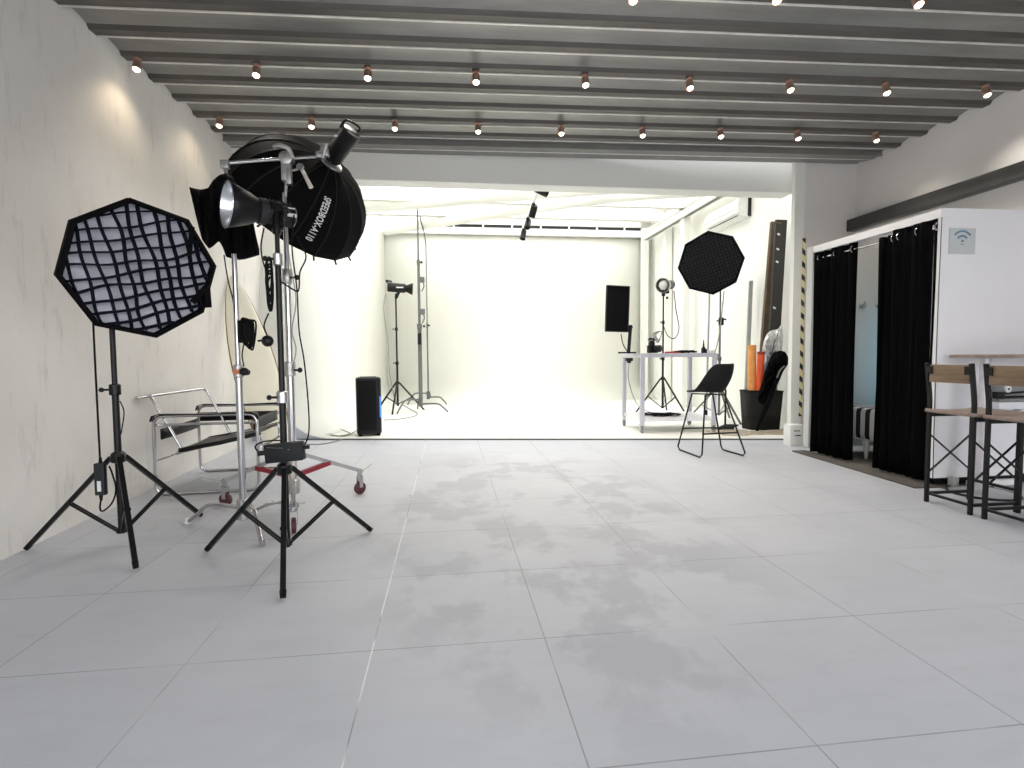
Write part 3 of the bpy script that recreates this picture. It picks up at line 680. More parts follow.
for y in (y0+.02, y1-.02):
    MB().tube([V((.11, y, .30)), V((.15, y, .305)), V((.62, y, .41)), V((.67, y, .425)), V((.69, y, .40)), V((.69, y, .34))], TR, 10, 5).build('seat_tube', CHR, ch)
MB().tube([V((.69, y0+.02, .36)), V((.69, y0+.02, .325)), V((.69, y0+.05, .315)), V((.69, y1-.05, .315)), V((.69, y1-.02, .325)), V((.69, y1-.02, .36))], TR, 10, 5).build('front_loop', CHR, ch)
MB().tube([V((.10, y0+.03, .29)), V((.095, y0+.05, .285)), V((.095, y1-.05, .285)), V((.10, y1-.03, .29))], TR, 10, 4).build('rear_loop', CHR, ch)
rows = []
for i in range(13):
    t_ = i/12; x = .12 + (.68-.12)*t_; z = .325 + .105*t_ - .05*math.sin(PI*t_)*.35
    rows.append([V((x, y0 + (y1-y0)*j/8, z - .008*math.sin(PI*j/8))) for j in range(9)])
MB().grid(rows).build('seat_sling', BLE, ch, solid=.006)
for (yb) in (y0, y1):
    m = MB(); m.grid([[V((.12, yb+s, .315)), V((.40, yb+s, .36)), V((.69, yb+s, .425))] for s in (-.015, .015)]); m.build('seat_edge', BLE, ch, solid=.03)
m = MB(); m.grid([[V((.02+.01*math.sin(PI*j/10), .06+(W_-.12)*j/10, z)) for j in range(11)] for z in (.405, .445, .485)]); m.build('back_strap', BLE, ch, solid=.006)
m = MB(); m.grid([[V((.66, .06+(W_-.12)*j/10, z)) for j in range(11)] for z in (.455, .50, .54)]); m.build('front_strap', BLE, ch, solid=.008)
m = MB(); m.grid([[V((x, W_-.075, z)) for x in (.04, .25, .45, .66)] for z in (.46, .50, .535)]); m.build('side_strap', BLE, ch, solid=.006)
MB().bar((0.01, 0.01, .26), (.13, y0, .30), .006).build('stay_rod', CHR, ch)

# ------------------------------------------------------------------ surfboard leaning on the left wall
sb_b, sb_t = PF(279, 458, .02), PX(231, 277, -2.165)
sf = thing('surfboard', tuple(sb_b), 'cream white surfboard with brown rail leaning in left corner', 'surfboard')
ld = (sb_t-sb_b); LL = ld.length; ld.normalize()
fn = V((.42, -.91, 0)); fn = (fn - ld*fn.dot(ld)).normalized(); wd = ld.cross(fn).normalized()
def hw(t_): return .205*max(0, (math.sin(PI*min(1, t_*.93+.07)**.95)))**.62 if t_ < 1 else 0
def board(sc, th, t0=0, t1=1, f=1):
    rows = []
    for i in range(33):
        t_ = t0+(t1-t0)*i/32; w = hw(t_)*sc; c = sb_b + ld*(LL*t_) + fn*(.05*(2*t_-1)**2*f)
        rows.append([c + wd*(w*math.cos(a)) + fn*(th*math.sin(a)*(.35+.65*min(1, w/.12))) for a in [2*PI*k/20 for k in range(20)]])
    return MB().grid(rows, True)
board(1., .022).build('rail_band', RAIL, sf)
board(.978, .032).build('deck', CRM, sf)
MB().prism([sb_b+ld*.32-wd*.15+fn*.02, sb_b+ld*.45-wd*.15+fn*.02, sb_b+ld*.36-wd*.17+fn*.10, sb_b+ld*.30-wd*.16+fn*.09], wd*.01).build('fin', RAIL, sf)

# ------------------------------------------------------------------ party speaker and its cable
sp = thing('speaker', (-1.005, 6.76, ZF), 'tall black party speaker with blue light strip at cyclorama edge', 'speaker')
Rs = Matrix.Rotation(.18, 3, 'Z'); o = V((-1.005, 6.76, ZF))
MB().box(o+V((0, 0, .375)), (.30, .30, .70), Rs, .03).build('cabinet', BPL, sp)
MB().box(o+Rs@V((-.02, -.151, .38)), (.22, .012, .62), Rs, .005).build('grille', M('black_grille', (.008, .008, .009), .6, sc=120, bump=.3, spec=0.1), sp)
MB().box(o+Rs@V((.135, -.148, .36)), (.012, .014, .26), Rs, .004).build('light_strip', LEDB, sp)
MB().box(o+Rs@V((0, 0, .728)), (.2, .2, .008), Rs, .003).build('control_panel', DKGR, sp)
for x in (-.11, .11):
    for y in (-.11, .11): MB().lathe(o+Rs@V((x, y, 0)), (0, 0, 1), [(0, .022), (.03, .026)], 12).build('foot', BRB, sp)
def fcab(px, r, label, mat=TABLEG, z=ZF+.008, k=6):
    return solo(MB().tube([PF(x, y, z) for x, y in px], r, 6, k), 'floor_cable', mat, label, 'cable')
fcab([(357, 430), (345, 436), (330, 434), (326, 430), (334, 428), (350, 433), (338, 436), (322, 434), (312, 432)], .007, 'thin grey cable looped on white floor left of the party speaker')
fcab([(356, 434), (340, 440), (322, 444), (302, 444)], .007, 'grey cable trailing from party speaker towards the rolling stand', z=.008)

# ------------------------------------------------------------------ far strobe and two C stands on the cyclorama
CF = PF(398, 411.5, ZF); c2 = (CF.x, CF.y); Yb = CF.y
st = thing('light_stand', (CF.x, CF.y, ZF), 'slim black tripod stand far back with horizontal strobe on top', 'light stand')
def tri_at(st, C, r, a0, top, mat, secs, hubz=.42, lowz=.12, **k):
    sh = V((0, 0, C.z)); feet = [(C.x+r*math.cos(a0+i*2*PI/3), C.y+r*math.sin(a0+i*2*PI/3)) for i in range(3)]
    n0 = set(st.children); tripod(st, (C.x, C.y), feet, top, hubz, lowz, secs, mat, **k)
    for o in st.children:
        if o not in n0: o.location.z += 0
tri_at(st, CF, .50, -PI/2-.1, 0, BLK, [(.12, .9, .019), (.86, 1.5, .016), (1.46, 2.1, .014)], .53, .16, leg_r=.013)
d = V((.96, .1, -.06)).normalized(); o = PY(399, 288, Yb)
sl = thing('strobe_light', tuple(o), 'black strobe with flared dish pointing right on slim far stand', 'studio light')
MB().lathe(o - d*.2, d, [(0, .07), (.01, .08), (.30, .08), (.31, .075)], 20).build('housing', BPL, sl)
MB().lathe(o + d*.11, d, [(0, .06), (.02, .06), (.12, .105), (.125, .10), (.03, .05)], 20, False).build('reflector', BPL, sl, solid=.003)
MB().tube([o - d*.17 + V((0, 0, .06)), o - d*.22 + V((0, 0, .11)), o - d*.12 + V((0, 0, .10))], .015, 8, 4).build('handle', BPL, sl)
MB().box(o + V((.02, -.082, .0)), (.12, .006, .02)).build('white_print', WHT, sl)
MB().bar(V((CF.x, CF.y, 2.02)), o - V((0, 0, .06)), .028).build('mount', BPL, sl)
cable([(386, 294), (384, 310), (388, 345), (390, 375), (396, 405)], Yb-.05, .008, 'black cable dropping from the far horizontal strobe to the floor', TABLEG)
fcab([(385, 409), (398, 404), (412, 410), (417, 415), (400, 419), (384, 420)], .008, 'thin grey cable looping on the floor under the far strobe stand')
def cstand(C, top, label, leg0, secs, rr):
    st = thing('century_stand', tuple(C), label, 'light stand', 'C stands far back')
    for z0, z1, r in secs: MB().bar(C+V((0, 0, z0)), C+V((0, 0, z1)), r).build('column', DSTL, st)
    for z0, z1, r in secs[:-1]:
        k = MB().lathe(C+V((0, 0, z1-.05)), (0, 0, 1), [(0, r*1.2), (.09, r*1.3)], 12).build('collar', DSTL, st); MB().ball(C+V((r*2.2, -.02, z1)), .022, n=6).build('knob', BPL, k)
    MB().lathe(C+V((0, 0, .10)), (0, 0, 1), [(0, .035), (.16, .04)], 12).build('leg_hub', DSTL, st)
    for i in range(3):
        a = leg0 + i*2*PI/3; dd = V((math.cos(a), math.sin(a), 0)); z = .14+.04*i
        MB().tube([C+V((0, 0, z)), C+dd*rr*.6+V((0, 0, z+.01)), C+dd*rr*.8+V((0, 0, z*.7)), C+dd*rr+V((0, 0, .012))], .015, 8, 5).build('leg', DSTL, st)
    return st
C1 = PF(421, 412, ZF); zt = PY(420, 210, C1.y).z
s1 = cstand(C1, zt, 'tall thick chrome C stand far back, beside the horizontal strobe', -.35, [(.1, 1.5, .036), (1.4, 2.6, .024), (2.5, zt, .016)], .5)
MB().box(C1+V((0, -.04, 1.28)), (.07, .05, .2), bev=.01).build('strap', BPL, s1)
for z in (1.75, 2.3): MB().box(C1+V((.05, -.02, z)), (.10, .05, .10), bev=.01).tube([C1+V((.05, -.03, z)), C1+V((.09, -.05, z-.1)), C1+V((.05, -.03, z-.2))], .012, 8, 4).build('grip_head', DSTL, s1)
C2 = PF(428.5, 404, ZF); zt2 = PY(428, 245, C2.y).z
s2 = cstand(C2, zt2, 'thin chrome C stand behind the tall thick one, far back', -.6, [(.1, 1.6, .016), (1.5, zt2, .011)], .45)
MB().tube([C2+V((0, 0, zt2-.02)), PY(424, 232, C2.y-.3), PY(421, 222, C2.y-.6), PY(419.5, 212, C2.y-.8)], .012, 8, 4).build('arm_tube', DSTL, s2)

# ------------------------------------------------------------------ white trolley with gear
TX0, TX1, TY0, TY1, TZ = 2.36, 3.33, 6.27, 7.0, 1.015
tr = thing('trolley', ((TX0+TX1)/2, (TY0+TY1)/2, ZF), 'white metal trolley on casters with lower shelf, on cyclorama edge', 'trolley')
def tb(x, y, z): return V((x, y - .05*(x-TX0), z))
m = MB(); m.prism([tb(TX0, TY0, TZ-.05), tb(TX1, TY0, TZ-.05), tb(TX1, TY1, TZ-.05), tb(TX0, TY1, TZ-.05)], (0, 0, .05)); m.build('top_shelf', GPM, tr)
m = MB(); m.prism([tb(TX0+.02, TY0+.02, .165), tb(TX1-.02, TY0+.02, .165), tb(TX1-.02, TY1-.02, .165), tb(TX0+.02, TY1-.02, .165)], (0, 0, .045)); m.build('lower_shelf', WPM, tr)
for x in (TX0+.025, TX1-.025):
    for y in (TY0+.025, TY1-.025):
        L = MB().box(tb(x, y, .555), (.05, .05, .83), bev=.004).build('leg', GPM, tr)
        q = tb(x, y, ZF)
        MB().lathe(q+V((-.016, 0, .045)), (1, 0, 0), [(0, .02), (.003, .04), (.007, .045), (.025, .045), (.029, .04), (.032, .02)], 18).build('caster_wheel', GREYG, L)
        MB().box(q+V((0, .01, .105)), (.05, .06, .012)).flat(q+V((-.022, .0, .1)), q+V((-.022, 0, .04)), .03, .004, (1, 0, 0)).flat(q+V((.022, 0, .1)), q+V((.022, 0, .04)), .03, .004, (1, 0, 0)).bar(q+V((0, 0, .1)), q+V((0, 0, .15)), .012).build('caster_fork', STL, L)
MB().ball(tb(TX1+.01, TY0+.04, TZ-.03), .022, n=8).build('knob', DKGR, tr)
# LED panel on clamp arm
lp = thing('flat_studio_light', tuple(tb(TX0+.03, TY0+.28, TZ)), 'flat black rectangular light panel on upright arm at trolley corner', 'studio light')
Yp = 6.5; Rp = Matrix.Rotation(.10, 3, 'Z') @ Matrix.Rotation(.03, 3, 'Y')
c = PY(617, 309, Yp)
MB().box(c, (.305, .035, .575), Rp, .008).build('panel', M('matte_black_panel', (.006, .006, .006), .6, spec=0.1), lp)
m = MB()
for p_, s_ in (((0, -.02, .285), (.31, .012, .012)), ((0, -.02, -.285), (.31, .012, .012)), ((.15, -.02, 0), (.012, .012, .58)), ((-.15, -.02, 0), (.012, .012, .58))): m.box(c+Rp@V(p_), s_, Rp)
m.build('bezel', DKGR, lp)
a0, a1, a2 = PY(628.5, 353.5, Yp), PY(630.5, 327, Yp), PY(624, 328, Yp+.03)
a0.z = TZ-.0
m = MB(); m.bar(a0, a1, .022).bar(a1+V((0, 0, -.01)), a2, .016).ball(a1, .03, n=8); m.build('arm', BLK, lp)
MB().box(a0+V((-.02, 0, .012)), (.22, .06, .02), bev=.004).build('clamp_base', BPL, lp)
MB().tube([PY(621, 334, Yp+.05), PY(623, 344, Yp), PY(627, 351, Yp)], .006, 6, 5).build('cord', BRB, lp)
cl_ = thing('table_clamp', tuple(tb(TX0+.03, TY0+.2, TZ-.06)), 'small black clamp with hanging cable under trolley top corner', 'clamp')
q = PY(629, 359.5, 6.36)
MB().box(q, (.085, .06, .04), bev=.006).box(q+V((.0, 0, -.03)), (.045, .04, .03), bev=.005).build('jaw', BPL, cl_)
MB().tube([q+V((0, 0, -.04)), q+V((.03, .1, -.25)), q+V((.18, .3, -.52)), q+V((.35, .5, -.66)), q+V((.5, .45, -.74))], .006, 6, 6).build('cord', TABLEG, cl_)
# camera
o = PY(652, 353, 6.48); o.z = TZ
ca = thing('camera', tuple(o), 'black photo camera standing on the white trolley top', 'camera')
MB().box(o+V((.01, 0, .055)), (.14, .07, .10), Matrix.Rotation(.2, 3, 'Z'), .015).build('body', BPL, ca)
MB().box(o+V((-.005, 0, .125)), (.07, .06, .05), bev=.014).box(o+V((-.005, 0, .155)), (.05, .05, .02), bev=.005).build('viewfinder', BPL, ca)
MB().lathe(o+V((.03, -.02, .06)), (.75, -.65, 0), [(0, .042), (.03, .045), (.075, .045), (.08, .04)], 20).build('lens', BPL, ca)
MB().tube([o+V((-.05, 0, .165)), o+V((-.03, 0, .185)), o+V((.02, 0, .18)), o+V((.03, 0, .16))], .013, 8, 4).build('flash_shoe', BPL, ca)
# red pouch, black cable pile, small bottle and odds on the top
o = V((2.83, 6.42, TZ))
m = MB(); m.box(o+V((0, 0, .012)), (.18, .10, .022), Matrix.Rotation(-.2, 3, 'Z'), .008); solo(m, 'red_pouch', M('red_cloth', (.5, .06, .05), .7), 'small flat red pouch lying on the white trolley top', 'pouch')
m = MB()
for k in range(10):
    cx, cy_ = 3.0+.05*math.sin(k*2.1), 6.45+.04*math.cos(k*1.7); r = .05+.012*(k % 4)
    m.tube([V((cx+r*1.6*math.cos(a), cy_+r*math.sin(a), TZ+.006+.006*(k % 5)+.004*math.sin(a*3+k))) for a in [2*PI*i/10 for i in range(10)]], .006, 6, 3, True)
solo(m, 'cable_heap', BRB, 'heap of black cable coiled on the white trolley top', 'cable')
o = PY(703.5, 352, 6.55); o.z = TZ
bo_ = thing('nozzle_tool', tuple(o), 'small black upright nozzle tool beside the cable heap on trolley', 'tool')
MB().lathe(o, (0, 0, 1), [(0, .03), (.06, .03), (.08, .014), (.13, .008), (.17, .006)], 14).build('nozzle', BPL, bo_)
MB().box(o+V((.025, 0, .025)), (.05, .03, .05), bev=.006).build('grip', BPL, bo_)
o = PY(711, 353, 6.5); o.z = TZ
m = MB(); m.box(o+V((0, 0, .02)), (.09, .05, .04), bev=.006); solo(m, 'white_box', WHT, 'small white box at right end of the trolley top', 'box')
m = MB()
for k in range(12):
    cx, cy_ = 2.72+.11*math.sin(k*1.9), 6.48+.06*math.cos(k*2.3); r = .05+.01*(k % 4)
    m.tube([V((cx+r*1.9*math.cos(a), cy_+r*math.sin(a), .216+.007*(k % 5)+.005*math.sin(a*2+k))) for a in [2*PI*i/10 for i in range(10)]], .006, 6, 3, True)
solo(m, 'cable_heap', BRB, 'heap of black cables lying on the lower trolley shelf', 'cable')

# ------------------------------------------------------------------ strobe on stand behind the trolley
CM = PF(662.5, 413, ZF)
st = thing('light_stand', tuple(CM), 'black tripod stand behind trolley carrying the glass domed strobe', 'light stand')
tri_at(st, CM, .48, -PI/2+.5, 0, BLK, [(.1, .95, .018), (.9, 1.55, .015), (1.5, 2.05, .013)], .60, .12, leg_r=.011)
d = V((-.72, -.62, -.12)).normalized(); o = PY(667, 285, CM.y)
sl = thing('strobe_light', tuple(o), 'grey strobe with round glass dome on stand behind the trolley', 'studio light')
MB().lathe(o - d*.16, d, [(0, .05), (.01, .075), (.2, .075), (.21, .07)], 20).build('housing', M('grey_black_housing', (.06, .062, .06), .4), sl)
MB().lathe(o + d*.05, d, [(0, .08), (.012, .10), (.10, .125), (.115, .12), (.10, .11)], 24, False).build('reflector', ALU, sl, solid=.004)
MB().ball(o + d*.10, .085, n=12).build('glass_dome', GLS, sl)
MB().bar(V((CM.x, CM.y, 1.96)), V((CM.x, CM.y, 2.06)), .03).box(o - V((0, 0, .1)), (.06, .06, .08), bev=.01).build('mount', BPL, sl)
MB().ball(V((CM.x+.05, CM.y-.03, 1.93)), .022, n=8).build('knob', BPL, sl)
cable([(674, 291), (676, 310), (679, 328), (675, 338), (668, 336), (664, 327)], CM.y-.06, .008, 'black cable loop hanging from the glass domed strobe', DKGR)
m = MB(); q = V((CM.x-.05, CM.y-.05, 1.30))
for k in range(4): m.tube([q+V((0, 0, .08)), q+V((-.10-.02*k, -.02, .03)), q+V((-.08, -.03, -.05-.02*k)), q+V((-.02, 0, -.03))], .007, 6, 4, True)
solo(m, 'sync_cable', GREYG, 'small bundle of cable tied on stand behind the trolley', 'cable')

# ------------------------------------------------------------------ gridded octabox at right
CO = V((3.80, 7.28, ZF)); q = PY(719.5, 360, 7.28); CO.x = q.x
st = thing('light_stand', tuple(CO), 'grey tripod stand of the dark octabox, right of the trolley', 'light stand')
tri_at(st, CO, .46, -PI/2+.2, 0, DSTL, [(.1, .95, .018), (.9, 1.5, .015), (1.45, 2.15, .012)], .50, .12, leg_r=.011)
MB().box(CO+V((0, -.03, 1.45)), (.06, .05, .11), bev=.008).bar(CO+V((0, -.03, 1.48)), CO+V((.07, -.04, 1.48)), .012).build('clamp', BPL, st)
nO = V((-.42, -.85, -.17)).normalized(); COx = V((3.615, 6.98, 2.256))
sb = thing('softbox', tuple(COx), 'dark octagonal softbox with fine black grid above the trolley', 'softbox')
softbox(sb, COx, nO, .430, .26, .095, .043, .30, .004, BFB, M('dark_inner_cloth', (.075, .075, .08), .7), M('black_grid_fabric', (.004, .004, .004), .9, spec=0.05), gd=.03)
b = COx - nO*.26
MB().lathe(b - nO*.2, nO, [(0, .05), (.01, .065), (.2, .07), (.21, .08)], 18).build('lamp_head', BPL, sb)
MB().bar(V((CO.x, CO.y, 2.05)), V((CO.x, CO.y, 2.18)), .02).bar(V((CO.x, CO.y, 2.16)), b - nO*.12, .02).build('tilt_bracket', BLK, sb)
cable([(724, 291), (722, 312), (720, 330), (717, 345), (715, 352)], 7.2, .008, 'grey cable running down beside the dark octabox stand', TABLEG)
m = MB(); q0, q1 = PF(706, 418, ZF), PY(709.5, 290, 7.9); m.bar(q0, q1, .016)
q0_ = thing('background_pole', tuple(q0), 'thin grey pole standing behind trolley right end', 'pole'); m.build('shaft', ALU, q0_)
MB().bar(q0, q0+(q1-q0)*.06, .022).build('rubber_foot', BRB, q0_)

# ------------------------------------------------------------------ leaning boards, tube and full basket by the pillar
def lean(name, pb, pt, w, t_, mat, label, cat, side=(1, 0, 0)):
    return solo(MB().flat(pb, pt, w, t_, V((pt-pb)).cross(V(side))), name, mat, label, cat)
q0 = PY(745, 428, 7.25); q0.z = ZF; q1 = PY(751, 281, 7.3)
solo(MB().bar(q0, q1, .03, 14), 'aluminium_tube', M('grey_tube', (.36, .36, .35), .4, .3), 'grey aluminium tube standing upright behind the black basket', 'tube')
q0 = PY(757, 425, 6.98); q0.z = ZF+.01; q1 = PY(766, 290, 7.0)
solo(MB().lathe(q0, q1-q0, [(0, .06), ((q1-q0).length, .06)], 20), 'paper_roll', PAPER, 'white paper roll standing upright behind orange rolls', 'roll')
q0 = PY(758, 425, 6.85); q0.z = ZF+.01; q1 = PY(774.5, 222, 6.75)
solo(MB().flat(q0, q1, .10, .05, (0, -1, 0)), 'brown_board', BROWN, 'long brown board leaning by pillar behind the basket', 'board')
q0 = PY(769, 425, 6.60); q0.z = ZF+.01; q1 = PY(781, 220, 6.50)
dk = thing('dark_board', tuple(q0), 'long dark board with white marks leaning beside pillar', 'board')
MB().flat(q0, q1, .15, .035, (0, -1, 0)).build('plank', DKBD, dk)
m = MB()
for t_ in (.58, .80, .86, .93): m.box(q0.lerp(q1, t_)+V((-.04, -.03, 0)), (.035, .012, .02), Matrix.Rotation(.5, 3, 'Y'))
m.build('white_mark', WHT, dk)
MB().bar(q1+V((-.02, -.03, -.05)), q1+V((-.13, -.05, -.05)), .012).build('peg', BROWN, dk)
# basket
bb = [V((3.84, 6.50, ZF)), V((3.86, 6.33, ZF)), V((4.17, 6.22, ZF)), V((4.19, 6.46, ZF))]
bc = sum(bb, V())/4
bt_ = [bc + (p-bc)*1.17 + V((0, 0, .50)) for p in bb]
bk_ = thing('basket', tuple(bc), 'square black waste basket filled with rolls beside the pillar', 'basket')
m = MB(); m.grid([bb, bt_], True); m.b.faces.new([m.b.verts.new(p) for p in bb]); m.build('mesh_side', M('dark_basket', (.018, .018, .017), .6, sc=90, bump=.4, spec=0.2), bk_, solid=.008)
m = MB(); m.tube([p for p in bt_], .012, 8, closed=True); m.build('rim', BPL, bk_)
a, b = V((3.93, 6.43, .06)), PY(752, 345, 6.42); solo(MB().lathe(a, b-a, [(0, .052), ((b-a).length, .052)], 18), 'amber_roll', AMB, 'pale amber roll sticking up out of the black basket', 'roll')
a, b = V((3.96, 6.34, .06)), PY(761, 352, 6.33)
rr_ = thing('orange_roll', tuple(a), 'bright orange red roll sticking up out of the black basket', 'roll')
MB().lathe(a, b-a, [(0, .042), ((b-a).length, .042)], 18).build('tube', ORNG, rr_)
MB().lathe(b-(b-a).normalized()*.03, b-a, [(0, .045), (.035, .045)], 18).build('rim', M('dark_red_cap', (.30, .03, .01), .5), rr_)
def crumple(name, outline, Y, th, mat, label, cat, seed, amp=.02):
    random.seed(seed); cx = sum(p[0] for p in outline)/len(outline); cy = sum(p[1] for p in outline)/len(outline)
    m = MB(); ol = catmull([V((x, y, 0)) for x, y in outline], 3, True)
    for sgn_ in (-1, 1):
        rows = []
        for f in (1, .8, .6, .4, .2, .02):
            rows.append([PY(cx+(p.x-cx)*f, cy+(p.y-cy)*f, Y + sgn_*(th*math.sqrt(1-f*f+1e-6) + (amp*(random.random()-.5) if f < 1 else 0))) for p in ol])
        m.grid(rows, True)
    bmesh.ops.remove_doubles(m.b, verts=m.b.verts[:], dist=.0005)
    return solo(m, name, mat, label, cat, smooth=60)
crumple('silver_reflector', [(770, 331), (778, 329), (781, 325), (783, 335), (782, 350), (778, 362), (772, 378), (763, 392), (757, 392), (760, 372), (762, 350), (765, 338)], 6.36, .06, SILVC, 'crumpled silver reflector cloth poking up from the black basket', 'reflector', 3, .05)
crumple('black_umbrella_bag', [(772, 355), (778, 351), (785, 352), (789, 360), (787, 366), (783, 372), (778, 384), (770, 398), (762, 404), (758, 398), (762, 382), (767, 366)], 6.26, .07, BFB, 'bundled black bag stuffed in front part of the basket', 'bag', 5, .08)
a, b = PY(757, 424, 6.14), PY(777, 378, 6.16)
um = thing('folded_umbrella', tuple(a), 'slim folded black umbrella leaning against front of the basket', 'umbrella')
a.z = ZF+.01
MB().lathe(a, b-a, [(0, .01), (.03, .02), (.35, .035), ((b-a).length, .02)], 10).build('canopy', BFB, um)
MB().tube([b, b+(b-a).normalized()*.10, b+(b-a).normalized()*.16+V((.04, 0, 0))], .010, 8, 4).build('handle', GREYG, um)
# tangle of pale cable on the floor in front
m = MB(); random.seed(11)
for k in range(26):
    cx, cy_ = 3.35+.85*random.random(), 5.90+.26*random.random(); r = .05+.06*random.random()
    m.tube([V((cx+r*2.*math.cos(a), cy_+r*.8*math.sin(a)+.02*math.sin(3*a+k), ZF+.008+.007*(k % 3))) for a in [2*PI*i/9 for i in range(9)]], .006, 6, 3, True)
solo(m, 'cable_tangle', M('beige_cable', (.50, .44, .34), .6), 'tangle of pale cables on floor in front of the basket', 'cable')
m = MB()
for k in range(6):
    m.tube([V((3.55+.02*k+.10*math.cos(a), 6.45+.05*math.sin(a)*1.2, ZF+.01+.008*k)) for a in [2*PI*i/10 for i in range(10)]], .007, 6, 3, True)
solo(m, 'cable_coil', DKGR, 'coiled dark cable lying on floor between trolley and basket', 'cable')
# small printed carton at pillar foot
cbx = thing('carton', (3.80, 5.30, 0), 'white carton with dark printed marks at pillar foot', 'box')
MB().box((3.735, 5.31, .115), (.165, .12, .23), bev=.006).build('box', M('white_card', (.82, .81, .78), .6, var=.02), cbx)
m = MB()
for x, w in ((-.03, .02), (-.005, .012), (.015, .02)): m.box((3.735+x, 5.2485, .165), (w, .003, .010))
for x, w in ((-.025, .012), (.0, .022), (.025, .024)): m.box((3.735+x, 5.2485, .115), (w, .003, .012))
m.build('printed_mark', DKGR, cbx)

# ------------------------------------------------------------------ black shell bar stool
bs = thing('bar_stool', (2.62, 4.98, 0), 'black shell bar stool with wire sled legs in front of trolley', 'stool')
ft = [V((2.376, 5.232, .01)), V((2.396, 4.744, .01)), V((2.85, 4.771, .01)), V((2.814, 5.16, .01))]   # left far, left near, right near, right far
tops = [V((2.47, 5.12, .60)), V((2.50, 4.90, .59)), V((2.70, 4.90, .60)), V((2.68, 5.10, .61))]
for i, j in ((0, 1), (3, 2)):
    MB().tube([tops[i], ft[i]+V((0, 0, .03)), ft[i]+(ft[j]-ft[i])*.08, ft[j]+(ft[i]-ft[j])*.08, ft[j]+V((0, 0, .03)), tops[j]], .0085, 8).build('leg', BLK, bs)
h = lambda i, k: tops[i].lerp(ft[i], k)
MB().bar(h(0, .62), h(3, .62), .008, 8).bar(h(1, .62), h(2, .62), .008, 8).build('footrest', BLK, bs)
MB().flat(tops[0], tops[2], .02, .012).flat(tops[1], tops[3], .02, .012).build('seat_mount', BLK, bs)
# shell: low seat whose back curls up on the right; facing left and away
fd = V((-.62, .78, 0)).normalized(); rd = V((fd.y, -fd.x, 0)); sc = V((2.63, 5.01, .635))
rows = []
def sst(a, b, x): x = min(1, max(0, (x-a)/(b-a))); return x*x*(3-2*x)
for i in range(13):
    t_ = i/12; row = []
    for k in range(40):
        ph = 2*PI*k/40; w = (1-math.cos(ph))/2
        hgt = -.012*(1-w)**3 + .275*sst(.22, .80, w)
        Rr_ = .215 + .035*(1-w)**2 - .02*w
        up = max(0, (t_-.52)/.48)
        rr = Rr_*(t_ if t_ < .62 else .62 + .38*math.sin(min(1, (t_-.62)/.38)*PI/2)**1.0)
        z = -.008*(1-t_*t_) + hgt*up**1.35
        row.append(sc + fd*(rr*math.cos(ph)) + rd*(rr*1.02*math.sin(ph)) + V((0, 0, z)))
    rows.append(row)
MB().grid(rows, True).build('shell_seat', M('black_shell', (.010, .010, .010), .65, spec=0.2), bs, solid=.014, sub=1, smooth=80)
jar = PY(717, 366, 6.6)
m = MB(); c_ = PY(726, 368, 6.45); m.lathe(V((c_.x, c_.y, c_.z-.30)), (0, 0, 1), [(0, .005), (.24, .008), (.25, .06), (.33, .065), (.335, .05)], 16)
# (a small black hood on a rod behind the stool)
hd = thing('canister_stand', (c_.x, c_.y, c_.z-.30), 'small black cylinder on thin rod behind the shell stool backrest', 'canister'); m.build('canister', BPL, hd)
hd_z = c_.z-.30
MB().bar(V((c_.x, c_.y, ZF)), V((c_.x, c_.y, hd_z+.02)), .012).lathe(V((c_.x, c_.y, ZF)), (0, 0, 1), [(0, .11), (.015, .11), (.02, .03)], 18).build('rod', BLK, hd)

# ------------------------------------------------------------------ steel channel, air conditioner
m = MB()
ya, yb = 2.2, 5.6
m.box((WR-.05, (ya+yb)/2, 2.41), (.10, yb-ya, .125), bev=.006)
sc_ = m.build('trim_steel_channel', STEELB); sc_['kind'] = 'structure'
ac = thing('air_conditioner', (WR-.11, 8.0, 3.02), 'white wall air conditioner on the right cyclorama wall', 'air conditioner')
y0_, y1_ = 7.5, 8.5
pr = [(0, 3.04), (-.13, 3.05), (-.205, 3.11), (-.215, 3.20), (-.19, 3.31), (-.16, 3.33), (0, 3.33)]
MB().prism([V((WR-.002+a, y0_, z)) for a, z in pr], (0, y1_-y0_, 0)).build('casing', WHT, ac)
MB().prism([V((WR-.05, y0_-.012, 3.05)), V((WR-.002, y0_-.012, 3.05)), V((WR-.002, y0_-.012, 3.33)), V((WR-.05, y0_-.012, 3.33))], (0, .012, 0)).build('back_plate', DKGR, ac)
m = MB()
for k in range(2): m.box((WR-.165+.035*k, 8.0, 3.075-.017*k), (.012, .86, .012), Matrix.Rotation(.7, 3, 'Y'))
m.build('vent_louver', DKGR, ac)
MB().box((WR-.213, 8.0, 3.16), (.008, .96, .006)).build('panel_line', GREYG, ac)

# ------------------------------------------------------------------ changing cabin contents
m = MB(); m.prism([V((3.475, 4.96, 0)), V((3.405, 3.46, 0)), V((3.60, 3.455, 0)), V((3.60, 3.40, 0)), V((4.0, 3.40, 0)), V((4.0, 3.52, 0)), V((4.48, 3.54, 0)), V((4.48, 4.79, 0)), V((3.62, 4.79, 0)), V((3.62, 4.96, 0))], (0, 0, .012))
solo(m, 'carpet', CARPET, 'brown grey carpet piece under curtained changing cabin', 'carpet')
rd_ = thing('curtain_rod', (3.602, 4.15, 1.92), 'chrome curtain rod with rings across the cabin opening', 'curtain rod')
MB().bar((3.602, CYN+.07, 1.925), (3.602, CYF+.01, 1.925), .0125).build('rod', CHR, rd_)
for y in (CYN+.066, CYF-.0): MB().lathe((3.602, y-.006, 1.925), (0, 1, 0), [(0, .028), (.014, .028)], 16).build('end_bracket', CHR, rd_)
